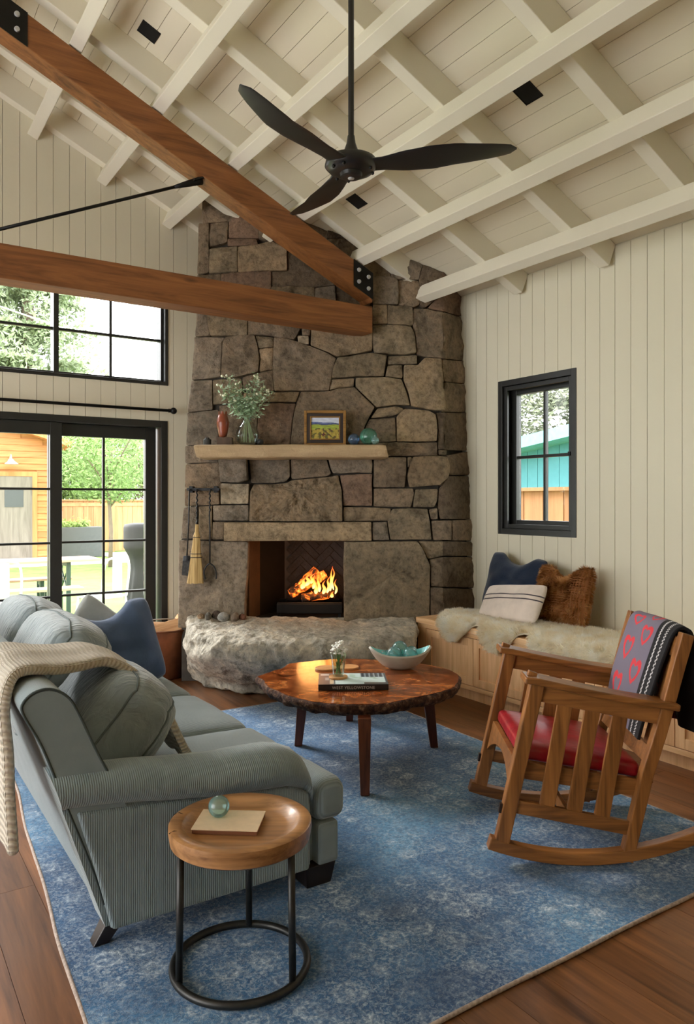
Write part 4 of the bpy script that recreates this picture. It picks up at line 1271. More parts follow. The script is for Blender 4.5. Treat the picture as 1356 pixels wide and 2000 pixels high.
for k, (z, s_) in enumerate(((CTZ - .001, .980), (CTZ - .004, 1.0), (CTZ - .016, 1.012), (CTZ - .03, 1.008), (CTZ - .044, .992), (CTZ - th - .006, .965), (CTZ - th - .004, .94))):
    row = []
    for i, p in enumerate(outl):
        a = 2 * math.pi * i / NA
        j = .022 * nz(math.cos(a) * 9, math.sin(a) * 9, z * 40) + .014 * nz(math.cos(a) * 24, math.sin(a) * 24, z * 60)
        if k == 0: j = 0
        w = s_ + j
        row.append(Vector((p.x * w, p.y * w, z + (.008 * nz(a * 9, k) if k > 1 else 0) - (.012 * max(0, nz(a * 3, 5)) if k >= 5 else 0))))
    rows.append(row)
vs = [p for r_ in rows for p in r_]; fs = []
for k in range(len(rows) - 1):
    for i in range(NA): fs.append((k * NA + i, (k + 1) * NA + i, (k + 1) * NA + (i + 1) % NA, k * NA + (i + 1) % NA))
MB().add(vs, fs).build('bark_edge', M['bark'], slab_o, smooth=True)
M['table_leg'] = wood('walnut_leg', srgb(58, 26, 14), srgb(112, 58, 34), 'Z', .3, 1.2, .1)
def W2L(px, py, C):               # floor pixel -> table local
    d = CAMH * F_PX / (py - YH); p = W((px - 678) / F_PX * d, d)
    q = p - C; q.z = 0
    return Matrix.Rotation(YAW, 3, 'Z') @ q
for px, py in ((713, 1557), (583, 1460), (848, 1463), (683, 1411)):
    p = W2L(px, py, CTC); q = p * .90
    a, b = .032, .0215
    h = CTZ - th
    vs = [(q.x - a, q.y - a, h), (q.x + a, q.y - a, h), (q.x + a, q.y + a, h), (q.x - a, q.y + a, h), (p.x - b, p.y - b, .013), (p.x + b, p.y - b, .013), (p.x + b, p.y + b, .013), (p.x - b, p.y + b, .013)]
    MB().add(vs, [(0,1,2,3),(7,6,5,4),(1,0,4,5),(2,1,5,6),(3,2,6,7),(0,3,7,4)]).build('leg', M['table_leg'], ct, bevel=.004)

# ================================================================== side table
STC = Vector((.963, 2.058, 0)); STZ = .448
st = thing('side_table', 'round wooden tray-top side table on a slim dark metal frame', 'side table', STC, -YAW)
M['tray'] = wood('reclaimed_elm', srgb(92, 54, 26), srgb(206, 152, 98), 'X', .35, .8, .05, False, .15, .5, .15)
prof = [(0, STZ - .058), (.196, STZ - .058), (.207, STZ - .05), (.212, STZ - .02), (.211, STZ - .004), (.205, STZ), (.178, STZ), (.170, STZ - .005), (.158, STZ - .017), (.135, STZ - .022), (0, STZ - .022)]
MB().lathe(prof, 72).build('tray_top', M['tray'], st, smooth=True, angle=38)
M['gunmetal'] = plain('gunmetal', (.045, .043, .040), .42, .75, var=.25, nscale=20)
M['crack'] = plain('wood_crack', (.012, .006, .003), .9)
for an, r0, r1 in ((118, .165, .212), (168, .185, .213), (205, .19, .213)):
    a = R(an); c, s_ = math.cos(a), math.sin(a)
    MB().tube([(c * r0, s_ * r0, STZ + .0002), (c * (r0 + r1) / 2 + .002, s_ * (r0 + r1) / 2 + .003, STZ + .0004), (c * r1, s_ * r1, STZ - .004)], [.0004, .0016, .0014], 5).build('crack', M['crack'], st)
MB().tube([(math.cos(2 * math.pi * i / 64) * .199, math.sin(2 * math.pi * i / 64) * .199, .024) for i in range(64)], .0115, 12, True).build('base_ring', M['gunmetal'], st, smooth=True)
for an in (213, 90, 328):
    a = R(an)
    MB().tube([(math.cos(a) * .192, math.sin(a) * .192, .024), (math.cos(a) * .187, math.sin(a) * .187, STZ - .058)], .0105, 12).build('leg', M['gunmetal'], st, smooth=True)

# ================================================================== rocking chair
RO = Vector((2.298, 1.914, 0)); RW_ = .62
rk = thing('rocking_chair', 'mission oak rocking chair with slatted sides and a red leather seat', 'rocking chair', RO, -YAW + R(-2))
def beam2(mb, p, q, w, h, y0, y1):
    """bar in the s-z plane between p and q, h thick across its length, y0..y1 wide"""
    p = Vector(p); q = Vector(q); d = (q - p).normalized(); n = Vector((-d.y, d.x)) * h / 2
    poly = [p - n, q - n, q + n, p + n]
    vs = [Vector((a.x, y0, a.y)) for a in poly] + [Vector((a.x, y1, a.y)) for a in poly]
    mb.add(vs, [(0,1,2,3),(7,6,5,4),(1,0,4,5),(2,1,5,6),(3,2,6,7),(0,3,7,4)])
    return mb
def curved(mb, pts, h, y0, y1):
    pts = [Vector((a, b)) for a, b in pts]; lo = []; hi = []
    for i, p in enumerate(pts):
        d = (pts[min(i + 1, len(pts) - 1)] - pts[max(i - 1, 0)]).normalized(); n = Vector((-d.y, d.x)) * h / 2
        lo.append(p - n); hi.append(p + n)
    m = len(pts); vs = []
    for a, b in zip(lo, hi): vs += [(a.x, y0, a.y), (a.x, y1, a.y), (b.x, y1, b.y), (b.x, y0, b.y)]
    fs = [(0, 1, 2, 3), tuple(range((m - 1) * 4, m * 4))[::-1]]
    for i in range(m - 1):
        for k in range(4):
            l = (k + 1) % 4
            fs.append((i * 4 + k, (i + 1) * 4 + k, (i + 1) * 4 + l, i * 4 + l))
    mb.add(vs, fs); return mb
for side in (0, 1):
    a = 0.0 if side == 0 else RW_ - .046; b = a + .046; mid = (a + b) / 2
    run = [(x, .036 + .45 * x * x * (1 if x > 0 else 1.1)) for x in [-.335 + .82 * i / 18 for i in range(19)]]
    curved(MB(), run, .046, a - .001, b + .001).build('rocker', M['mission_x'], rk, bevel=.004)
    beam2(MB(), (-.288, .085), (-.152, .70), 0, .054, a, b).build('front_leg', M['mission'], rk, bevel=.004)
    curved(MB(), [(.185, .03), (.225, .20), (.262, .36), (.312, .52), (.345, .64), (.385, .79), (.415, .893)], .046, a, b).build('back_post', M['mission'], rk, bevel=.004)
    # arm with its gentle bow, and the apron under it
    arm_ = [(-.205, .722), (-.15, .716), (-.05, .694), (.08, .668), (.22, .643), (.372, .622)]
    curved(MB(), arm_, .026, mid - .055, mid + .055).build('arm', M['mission_x'], rk, bevel=.006)
    beam2(MB(), (-.15, .665), (.318, .578), 0, .062, mid - .011, mid + .011).build('arm_apron', M['mission_x'], rk, bevel=.003)
    beam2(MB(), (-.245, .232), (.205, .150), 0, .052, mid - .012, mid + .012).build('side_stretcher', M['mission_x'], rk, bevel=.003)
    beam2(MB(), (-.222, .365), (.262, .295), 0, .066, mid + (.010 if side == 0 else -.030), mid + (.030 if side == 0 else -.010)).build('seat_rail', M['mission_x'], rk, bevel=.003)
    for s0 in (-.122, -.018, .086):
        s1 = s0 + .078
        beam2(MB(), (s0, .21 - (s0 + .245) * .18), (s1, .645 - (s1 + .15) * .186), 0, .058, mid - .007 + (-.002 if side == 0 else .002), mid + .007).build('side_slat', M['mission'], rk, bevel=.002)
    # dark through-tenons
    beam2(MB(), (-.296, .222), (-.250, .214), 0, .036, mid - .010, mid + .010).build('tenon', M['dark_wood'], rk, bevel=.002)
    beam2(MB(), (-.182, .700), (-.166, .745), 0, .034, mid - .012, mid + .012).build('tenon', M['mission'], rk, bevel=.002)
# arched front rail
arch = [(.046, .395), (RW_ - .046, .395)] + [(lerp(RW_ - .046, .046, i / 14), .262 + .088 * math.sin(math.pi * i / 14) ** .75) for i in range(15)]
Mf = Matrix(((0, 0, 1, 0), (1, 0, 0, 0), (0, 1, 0, 0), (0, 0, 0, 1)))     # poly (y, z) extruded along s
def lean(p):            # leaning with the front legs
    return Vector((p.x - .288 + (p.z - .085) * .221, p.y, p.z))
mb = MB().prism(arch, -.012, .012, Mf); mb.v = [lean(p) for p in mb.v]
mb.build('front_rail', M['mission_x'], rk, bevel=.003)
beam2(MB(), (.25, .29), (.262, .345), 0, .022, .046, RW_ - .046).build('rear_rail', M['mission_x'], rk, bevel=.003)
beam2(MB(), (-.03, .165), (-.024, .205), 0, .02, .034, RW_ - .034).build('cross_stretcher', M['mission_x'], rk, bevel=.003)
# back rails and back slats
beam2(MB(), (.378, .80), (.400, .875), 0, .022, .046, RW_ - .046).build('crest_rail', M['mission_x'], rk, bevel=.003)
beam2(MB(), (.268, .395), (.290, .455), 0, .022, .046, RW_ - .046).build('lower_back_rail', M['mission_x'], rk, bevel=.003)
for k in range(5):
    y = lerp(.09, RW_ - .09, k / 4)
    beam2(MB(), (.288, .45), (.385, .81), 0, .012, y - .026, y + .026).build('back_slat', M['mission'], rk, bevel=.002)
M['red_leather'] = (lambda t: t.done(t.ramp(t.noise(t.coords(), 9, 4), [(.35, srgb(134, 12, 24)), (.65, srgb(166, 22, 36))]), .32, t.bump(t.noise(t.coords(), 160, 4), .12, .003, t.bump(t.noise(t.coords(), 7, 3, .5, .7), .3, .02)), 0, .5))(NT('red_leather'))
def seatfn(p, q):
    p = p.copy(); 
    if q.z > 0: p.z += .028 * (1 - q.x ** 2) * (1 - q.y ** 2)
    return p
MB().rbox((-.225, .052, -.03), (.245, RW_ - .052, .03), .022, 14, seatfn, T(.01, 0, .392) @ RY(8.5)).build('seat_cushion', M['red_leather'], rk, smooth=True)

# ---- heart blanket over the rocker's back
path = catmull([(.248, 0, .475), (.262, 0, .53), (.288, 0, .62), (.315, 0, .71), (.345, 0, .80), (.372, 0, .872), (.396, 0, .903), (.425, 0, .905), (.448, 0, .872), (.462, 0, .78), (.47, 0, .66), (.475, 0, .56), (.478, 0, .485)], 6)
PL = len(path)
BY0, BY1 = .062, .525
def blk(u, v):
    f = v * (PL - 1); i = min(int(f), PL - 2); p = path[i].lerp(path[i + 1], f - i)
    y1 = lerp(BY1, BY1 - .06, smoothstep(.2, 0, v))
    y = lerp(BY0, y1, u) 
    k = .010 * math.sin(u * 9 + v * 2) * (1 - abs(2 * v - 1)) * .6
    if v > .62: 
        k += .016 * math.sin(u * 14 + 1) * smoothstep(.62, .9, v)
    y += (.02 * math.sin(v * 9) if v > .6 else 0)
    return (p.x + k + .012 * (1 - u) * 0, y, p.z + .006 * math.sin(u * 5) - (.05 * smoothstep(.85, 1, v) * (u > .5) * (u - .5)))
NBU, NBV = 110, 250
mb = MB().sheet(blk, NBU, NBV, .012)
def heart(x, y):
    y = y * 1.05 + .05
    return (x * x + y * y - .42) ** 3 - x * x * y ** 3 * 1.4
cols = []
Lg = sum((path[i + 1] - path[i]).length for i in range(PL - 1))
g1, rd, bkc, wh = srgb(112, 104, 118), srgb(206, 54, 62), srgb(18, 14, 18), srgb(205, 200, 200)
mar = srgb(96, 16, 28)
for side in (0, 1):
    for j in range(NBV):
        for i in range(NBU):
            u = i / (NBU - 1); v = j / (NBV - 1)
            X = u * (BY1 - BY0); S = v * Lg
            c = g1
            if v > .56: c = bkc
            if u < .27:
                c = bkc
                if v <= .6:
                    for w0 in (.105, .20):
                        if abs(u - w0 - .006 * (1 if (j // 2) % 2 else -1)) < .010: c = wh
            else:
                col_i = int((X - .125) / .165); row = S / .135 + .5 * (col_i % 2)
                hx = ((X - .125) / .165 - col_i - .5) * 2.1; hy = (row - math.floor(row) - .5) * 2.1
                h = heart(hx * 1.12, hy * 1.05); h2 = heart(hx * 1.8, hy * 1.75)
                if h < 0 and h2 > 0: c = rd if v <= .56 else mar
            cols.append(c)
mb.c = cols
M['blanket'] = printed('heart_knit', .9, .4, 420)
hb = mb.build('heart_blanket', M['blanket'], smooth=True)
hb.location = RO; hb.rotation_euler = (0, 0, -YAW + R(-2))
tag(hb, 'grey knitted blanket with red heart outlines hung over the rocking chair back', 'blanket')

# ================================================================== built-in bench under the window
BX, BYE, BY_S, BZ = 3.57, 4.49, -.6, .52
bench = thing('storage_bench', 'long light oak storage bench along the panelled wall under the window', 'bench', (BX + .3, 2.0, 0))
BB = T(-(BX + .3), -2.0, 0)
def bp(mb, nm, mt, par=None, **kw): return mb.build(nm, mt, par or bench, M=BB, **kw)
bp(MB().box((BX + .022, BY_S, .085), (XR - .012, BYE, BZ - .042)), 'carcass', M['bench_wood'])
bp(MB().box((BX - .012, BY_S - .01, BZ - .042), (XR - .012, BYE + .008, BZ)), 'seat_top', M['bench_top'], bevel=.005)
bp(MB().box((BX + .06, BY_S, 0), (XR - .02, BYE - .01, .085)), 'plinth', M['bench_wood'])
bp(MB().box((BX, BY_S, .085), (BX + .022, BYE, .115)), 'bottom_rail', M['bench_top'], bevel=.002)
bp(MB().box((BX, BY_S, BZ - .072), (BX + .022, BYE, BZ - .044)), 'top_rail', M['bench_top'], bevel=.002)
bp(MB().box((BX, BYE - .10, .115), (BX + .022, BYE, BZ - .072)), 'end_stile', M['bench_wood'], bevel=.002)
y = BYE - .103; dw = .51
while y - dw > BY_S:
    a, b = y - dw + .004, y; z0, z1 = .119, BZ - .076; fr = .055
    mb = MB().box((BX + .001, a, z0), (BX + .021, a + fr, z1)).box((BX + .001, b - fr, z0), (BX + .021, b, z1))
    mb.box((BX + .001, a + fr, z1 - fr), (BX + .021, b - fr, z1)).box((BX + .001, a + fr, z0), (BX + .021, b - fr, z0 + fr))
    dr = bp(mb, 'door', M['bench_wood'], bevel=.0015)
    bp(MB().box((BX + .012, a + fr - .005, z0 + fr - .005), (BX + .02, b - fr + .005, z1 - fr + .005)), 'door_panel', M['bench_wood'], dr)
    y -= dw
# ================================================================== things on the mantel
ZM = zm1 + .002
def mpos(px, d=5.73, z=ZM): return W((px - 678) / F_PX * d, d, z)
M['charcoal'] = plain('charcoal_wax', (.03, .032, .03), .7)
p = mpos(405); c = thing('candle_pot', 'tiny dark lidded candle pot at the end of the mantel', 'candle', p)
MB().lathe([(0, 0), (.028, 0), (.03, .004), (.03, .042), (.026, .046), (0, .046)], 20).build('pot', M['charcoal'], c, smooth=True, angle=40)
MB().lathe([(0, .046), (.018, .047), (.016, .058), (0, .06)], 16).build('lid', M['charcoal'], c, smooth=True, angle=40)
p = mpos(440); M['old_wood'] = wood('weathered_block', srgb(52, 40, 32), srgb(108, 88, 72), 'Z', .8)
o = MB().rbox((-.058, -.045, 0), (.058, .045, .058), .006, 6, lambda p, q: p + Vector((.004 * nz(p.z * 30, p.y * 20), 0, .003 * nz(p.x * 30, 2)))).build('wood_block', M['old_wood'], smooth=True, angle=50)
o.location = p; o.rotation_euler = (0, 0, -YAW); tag(o, 'small weathered wooden block under the terracotta vase on the mantel', 'block')
M['terracotta'] = plain('terracotta_glaze', srgb(130, 64, 40), .28, var=.35, nscale=9, bump=.15)
mb = MB()
profv = [(0, 0), (.026, 0), (.034, .03), (.044, .08), (.047, .115), (.040, .150), (.033, .172), (.033, .186)]
n = 36
def vfn(u, v):
    r = interp([(z / .186, r) for r, z in profv], v); a = 2 * math.pi * u
    z = v * .186
    if v > .9: z += .012 * (1 if math.sin(5 * a) > 0 else -1) * (v - .9) / .1
    return (r * math.cos(a), r * math.sin(a), z)
mb.grid(vfn, n, 24, True); mb.grid(lambda u, v: (lambda q: (q[0] * .88, q[1] * .88, q[2]))(vfn(u, 1 - v * .5)), n, 10, True)
o = mb.build('terracotta_vase', M['terracotta'], smooth=True); o.location = mpos(435.5, z=ZM + .0585)
tag(o, 'terracotta-red vase with a notched rim standing on the mantel block', 'vase')
# clear vase with pale green blooms
M['clear'] = glass_pane('clear_glass', (.95, .98, .97), .05)
gv = thing('glass_vase', 'bulbous clear glass vase holding the stems on the mantel', 'vase', mpos(483))
MB().lathe([(0, .004), (.05, .004), (.075, .025), (.088, .065), (.085, .10), (.065, .140), (.036, .175), (.03, .20), (.036, .215), (.034, .215), (.028, .20), (.034, .176), (.062, .139), (.082, .10), (.085, .066), (.072, .028), (.048, .009), (0, .009)], 32).build('bowl', M['clear'], gv, smooth=True)
M['stem'] = plain('pale_stem', srgb(132, 140, 104), .6); M['bloom'] = plain('pale_green_leaf', srgb(172, 198, 166), .6, var=.25); M['bloom2'] = plain('cream_bud', srgb(226, 228, 200), .6)
fl = thing('flower_bunch', 'loose bunch of pale green sprigs with cream buds in the mantel vase', 'flowers', mpos(483, z=ZM + .01))
def right(a, u, f=0): return Vector((CY * a - 0, -SY * a, u)) + Vector((SY, CY, 0)) * f
rf = random.Random(5)
tips = [(-.20, .44), (-.15, .50), (-.08, .47), (-.16, .37), (-.06, .40), (.03, .42), (.08, .50), (.12, .44), (.17, .38), (.02, .34), (-.10, .33), (.10, .36)]
lf = MB(); bd = MB(); 
for (a, u) in tips:
    f = rf.uniform(-.05, .03)
    pts = catmull([right(-a * .28, .01, 0), right(0, .20, 0), right(a * .55, u * .72, f * .5), right(a, u, f)], 5)
    MB().tube(pts, .0028, 6).build('stem', M['stem'], fl, smooth=True)
    for k in range(80):
        t = rf.uniform(.45, 1.02); i = min(int(t * (len(pts) - 1)), len(pts) - 1)
        c = pts[i] + Vector((rf.gauss(0, .022), rf.gauss(0, .022), rf.gauss(0, .022)))
        d = Vector((rf.gauss(0, 1), rf.gauss(0, 1), rf.gauss(.4, .8))).normalized(); s_ = d.orthogonal().normalized() * .0068; L = rf.uniform(.024, .05)
        lf.add([c, c + d * L * .5 + s_, c + d * L, c + d * L * .5 - s_], [(0, 1, 2, 3)])
    for k in range(5):
        c = pts[-1] + Vector((rf.gauss(0, .02), rf.gauss(0, .02), rf.gauss(0, .015)))
        bd.sphere(c, rf.uniform(.006, .011), 7, 5)
tag(lf.build('leaves', M['bloom'], fl), kind='stuff'); tag(bd.build('buds', M['bloom2'], fl, smooth=True), kind='stuff')
o = MB().sphere((0, 0, .024), .026, 16, 10, (1.1, 1, .92)).build('round_pebble', M['charcoal'], smooth=True); o.location = mpos(508)
tag(o, 'small round dark pebble beside the glass vase on the mantel', 'pebble')
# framed landscape
fw, fh = .325, .275
pf = thing('framed_painting', 'small framed landscape of blue hills and a green meadow propped on the mantel', 'painting', mpos(635, 5.80), -YAW, rot=(R(-4), 0, -YAW))
M['gilt'] = wood('gilt_oak', srgb(96, 66, 30), srgb(168, 124, 62), 'X', .4, 2.0, .02); M['frame_dark'] = plain('dark_liner', (.022, .012, .010), .5)
def fr(x0, x1, z0, z1, t, y0, y1): return frame_boxes(MB(), x0, x1, z0, z1, t, y0, y1)
fr(-fw / 2, fw / 2, 0, fh, .022, -.012, .012).build('outer_frame', M['gilt'], pf, bevel=.003)
fr(-fw / 2 + .022, fw / 2 - .022, .022, fh - .022, .024, -.006, .01).build('dark_liner', M['frame_dark'], pf, bevel=.002)
fr(-fw / 2 + .046, fw / 2 - .046, .046, fh - .046, .010, -.009, .01).build('inner_fillet', M['gilt'], pf, bevel=.002)
cw, chh = fw - .112, fh - .112
mb = MB(); cols = []; NX, NY = 70, 56
for j in range(NY):
    for i in range(NX):
        u, v = i / (NX - 1), j / (NY - 1)
        mb.v.append(Vector((-cw / 2 + u * cw, .0, .056 + v * chh)))
        hz_ = .66 + .05 * nz(u * 3, 1) ; hill = .80 + .07 * nz(u * 2.3 + 2, 4) - .05 * u
        if v > hill: c = Vector(srgb(196, 204, 222)) * (1 + .25 * nz(u * 6, v * 12))
        elif v > hz_ + .06: c = Vector(srgb(92, 108, 156)) * (1 + .5 * nz(u * 9, v * 14))
        elif v > hz_: c = Vector(srgb(62, 74, 116)) * (1 + .4 * nz(u * 9, v * 14))
        elif v > .45: c = Vector(srgb(152, 168, 62)) * (1 + .4 * nz(u * 7, v * 16))
        else: c = Vector(srgb(170, 150, 62)) * (1 + .6 * nz(u * 14, v * 14, 3))
        bush = nz(u * 8 + 3, v * 7, 9)
        if v < .5 and bush > .12: c = Vector(srgb(92, 64, 38)) if nz(u * 20, v * 20) > -.1 else Vector(srgb(96, 110, 40))
        if abs(u - .45) + abs(v - .2) * .6 < .09 and nz(u * 30, v * 18) > -.2: c = Vector(srgb(88, 42, 26))
        cols.append(tuple(max(0, x) for x in c))
for j in range(NY - 1):
    for i in range(NX - 1): mb.f.append((j * NX + i, j * NX + i + 1, (j + 1) * NX + i + 1, (j + 1) * NX + i))
mb.c = cols; M['canvas'] = printed('painted_canvas', .5)
mb.build('canvas', M['canvas'], pf)
MB().box((-fw / 2 + .01, .008, .01), (fw / 2 - .01, .014, fh - .01)).build('backing', M['frame_dark'], pf)
# glass fishing floats
def gfloat(loc, r, tint, label, name='glass_float', group='glass floats'):
    g = thing(name, label, 'glass float', loc, group=group)
    key = 'float_%d_%d_%d' % tuple(int(x * 255) for x in tint)
    if key not in M: M[key] = float_glass(key, tint)
    MB().sphere((0, 0, r), r, 32, 20).build('globe', M[key], g, smooth=True)
    MB().lathe([(0, .0), (r * .30, .004), (r * .26, r * .10), (r * .1, r * .14), (0, r * .14)], 16).build('seal_button', M[key], g, smooth=True)
    return g
TEAL, AQUA, GRN, BLU = (.42, .78, .72), (.55, .86, .86), (.20, .62, .46), (.22, .42, .70)
gfloat(mpos(691), .045, BLU, 'blue glass float beside the framed painting on the mantel')
gfloat(mpos(720), .066, GRN, 'largest sea-green glass float on the mantel')
gfloat(mpos(733, 5.66), .030, AQUA, 'small aqua glass float in front of the green one on the mantel')

# ================================================================== pebbles on the hearth
peb = [(393, 5.74, .030, srgb(168, 142, 116)), (407, 5.72, .036, srgb(120, 116, 108)), (423, 5.75, .042, srgb(96, 82, 72)), (437, 5.69, .046, srgb(178, 178, 174)), (459, 5.70, .046, srgb(142, 128, 114)), (473, 5.72, .032, srgb(120, 82, 66))]
plab = ['tan pebble at the outer end of the row on the hearth', 'grey flat pebble second in the row on the hearth', 'dark brown pebble in the row on the hearth', 'largest pale grey pebble in the row on the hearth', 'pointed taupe pebble in the row on the hearth', 'small rust-brown pebble nearest the firebox on the hearth']
hv = [hearth.matrix_basis @ v.co for v in hearth.data.vertices]
def hearth_z(x, y):
    c = [(v.z, (v.x - x) ** 2 + (v.y - y) ** 2) for v in hv if v.z > .3]
    c.sort(key=lambda t: t[1]); return sum(z for z, _ in c[:5]) / 5
for i, ((px, d, r, col), lab) in enumerate(zip(peb, plab)):
    mb = MB().sphere((0, 0, 0), r, 16, 11, (1.05, .7, .85))
    mb.v = [v * (1 + .16 * nz(v.x * 30 + i, v.y * 30, v.z * 30)) for v in mb.v]
    o = mb.build('hearth_pebble', M['stone'], smooth=True, color=col)
    q = W((px - 678) / F_PX * d, d); o.location = (q.x, q.y, hearth_z(q.x, q.y) + r * .68); o.rotation_euler = (0, .3 * (-1) ** i, i)
    tag(o, lab, 'pebble', 'pebbles on the hearth')

# ================================================================== fire tools
M['iron'] = plain('forged_iron', (.03, .031, .033), .5, .7, var=.35, nscale=40, bump=.4, bscale=90)
M['straw'] = (lambda t: t.done(t.ramp(t.noise(t.coords(scale=(90, 90, 3)), 1, 4), [(.35, srgb(150, 118, 66)), (.65, srgb(214, 184, 126))]), .8, t.bump(t.noise(t.coords(scale=(120, 120, 3)), 1, 3), .8, .006)))(NT('broom_straw'))
TD = 5.76
def tl(px, py, dd=0.0):              # local to a root that hangs at the rack
    d = TD + dd; return ((px - 396) / F_PX * TD, dd, (YH - py) / F_PX * TD - (YH - 957) / F_PX * TD)
RT = W((396 - 678) / F_PX * TD, TD, CAMH + (YH - 957) / F_PX * TD)
rackt = thing('tool_rack', 'black iron hook rack fixed to the stones beside the firebox', 'tool rack', RT, -YAW)
MB().box((-.125, .015, -.006), (.125, .024, .016)).box((-.11, .02, -.02), (-.08, .10, .03)).box((.08, .02, -.02), (.11, .10, .03)).build('rail', M['iron'], rackt, bevel=.002)
for px in (371, 385, 412):
    x = (px - 396) / F_PX * TD
    MB().tube([(x, .016, .004), (x, -.006, -.002), (x, -.024, -.008), (x, -.030, .006)], .0045, 8).build('hook', M['iron'], rackt, smooth=True)
br = thing('hearth_brush', 'dark iron-handled hearth brush hanging at the outer hook of the tool rack', 'brush', RT, -YAW)
x = tl(371, 0)[0]
MB().tube([(x, -.018, .0), (x - .006, -.014, -.25), (x - .020, -.010, -.50)], .0055, 8).build('handle', M['iron'], br, smooth=True)
MB().lathe([(0, -.50), (.03, -.505), (.034, -.54), (0, -.54)][::-1], 14, T(x - .02, -.006, 0) @ Matrix.Diagonal((1, .5, 1, 1))).build('ferrule', M['iron'], br, smooth=True, angle=40)
M['bristle'] = plain('dark_bristle', (.05, .05, .05), .9, var=.4, nscale=60)
MB().prism([(x - .052, -.54), (x + .012, -.54), (x + .016, -.66), (x - .058, -.65)], .002, .026, Matrix(((1, 0, 0, 0), (0, 0, -1, .012), (0, 1, 0, 0), (0, 0, 0, 1)))).build('bristles', M['bristle'], br)
bm_ = thing('hearth_broom', 'straw hearth broom with a twisted iron handle hanging on the tool rack', 'broom', RT, -YAW)
x = tl(386, 0)[0]
tw = [(x + .004 * math.cos(i * 1.1), -.022 + .004 * math.sin(i * 1.1), -.27 * i / 40) for i in range(41)]
MB().tube(tw, .006, 7).build('handle', M['iron'], bm_, smooth=True)
def bro(u, v):
    z = lerp(-.262, -.712, v); w = interp([(0, .013), (.12, .014), (.2, .026), (.45, .036), (1, .064)], v); dp = interp([(0, .013), (.15, .014), (.25, .022), (1, .020)], v)
    a = 2 * math.pi * u; k = 1 + .05 * nz(math.cos(a) * 12, math.sin(a) * 12, v * 3)
    return (x - .014 * v + math.cos(a) * w * k, -.020 + math.sin(a) * dp * k, z + (.006 * nz(a * 9, 3) if v > .98 else 0))
mb = MB().grid(bro, 40, 26, True); mb.f.append(tuple(range(40))); mb.f.append(tuple(range(25 * 40, 26 * 40))[::-1])
hd = mb.build('straw_head', M['straw'], bm_, smooth=True, angle=70)
for v in (.22, .50, .56):
    MB().tube([Vector(bro(k / 28, v)) * 1.0 + Vector((math.cos(2 * math.pi * k / 28) * .002, math.sin(2 * math.pi * k / 28) * .002, 0)) for k in range(28)], .003, 6, True).build('binding', M['iron'], hd, smooth=True)
tg = thing('fire_tongs', 'black iron tongs with a forked end hanging nearest the firebox', 'fire tongs', RT, -YAW)
x = tl(411, 0)[0]
tw = [(x + .0035 * math.cos(i * 1.2), -.022 + .0035 * math.sin(i * 1.2), -.01 - .16 * i / 24) for i in range(25)]
MB().tube(tw + [(x, -.020, -.3), (x - .002, -.012, -.56)], .006, 7).build('shaft', M['iron'], tg, smooth=True)
for sg in (-1, 1):
    MB().tube(catmull([(x - .002, -.012, -.56), (x + sg * .03, -.012, -.585), (x + sg * .045, -.014, -.62), (x + sg * .045 + .004, -.016, -.66), (x + sg * .040 + .006, -.018, -.68)], 5), .0055, 7).build('prong', M['iron'], tg, smooth=True)

# ================================================================== fire
FD = 6.12
FB = W((606 - 678) / F_PX * FD, FD, HB)
gr = thing('fire_grate', 'black iron grate standing in the firebox', 'grate', FB, -YAW)
mb = MB().box((-.26, -.10, .085), (.26, -.075, .115)).box((-.26, .13, .085), (.26, .155, .115))
mb.build('rails', M['soot'], gr, bevel=.004)
for k in range(8):
    xx = -.24 + .48 * k / 7
    MB().box((xx - .008, -.11, .07), (xx + .008, .16, .088)).build('bar', M['soot'], gr)
for xx in (-.24, .24):
    for yy in (-.09, .14): MB().box((xx - .012, yy - .012, 0), (xx + .012, yy + .012, .09)).build('leg', M['soot'], gr)
MB().box((-.262, -.125, .03), (.262, -.108, .108)).build('front_bar', M['soot'], gr, bevel=.006)
def ember_mat():
    t = NT('burning_log'); v = t.coords()
    a = t.noise(v, 9, 5, .65, 1.0)
    c = t.ramp(a, [(.4, (.02, .012, .008)), (.62, srgb(128, 80, 44))])
    e = t.ramp(a, [(.50, (0, 0, 0)), (.60, (.8, .12, .01)), (.74, (1.0, .42, .08))])
    t.done(c, .9); t.link(e, t.b.inputs['Emission Color']); t.b.inputs['Emission Strength'].default_value = 2.2
    return t.m
M['ember'] = ember_mat(); M['char'] = plain('charred_log', (.018, .012, .010), .95, var=.4, bump=.8, bscale=40)
def log_mesh(p, q, r, seed):
    p = Vector(p); q = Vector(q); pts = [p.lerp(q, k / 8) for k in range(9)]
    mb = MB().tube(pts, r, 12)
    mb.v = [v + (v - pts[min(8, int(i / 12))]) * .28 * nz(v.x * 18 + seed, v.y * 18, v.z * 18) for i, v in enumerate(mb.v[:108])]
    return mb
def lp(px, py, dd): 
    d = FD + dd; return ((px - 606) / F_PX * d, dd, CAMH + (YH - py) / F_PX * d - HB)
logs = [(((568, 1160, -.06), (634, 1122, .05)), .040, M['ember'], 'orange burning log lying diagonally on top of the fire'),
        (((560, 1166, .08), (662, 1164, .06)), .038, M['char'], 'blackened log at the back of the fire grate'),
        (((590, 1168, -.05), (655, 1160, .0)), .034, M['ember'], 'glowing log low in the fire under the flames'),
        (((578, 1150, .10), (618, 1112, .10)), .034, M['ember'], 'upright split log burning behind the diagonal one')]
for i, ((a, b), r, mt, lab) in enumerate(logs):
    o = log_mesh(lp(*a), lp(*b), r, i * 5).build('fire_log', mt, smooth=True, angle=70); o.location = FB; o.rotation_euler = (0, 0, -YAW)
    tag(o, lab, 'log', 'logs on the fire')
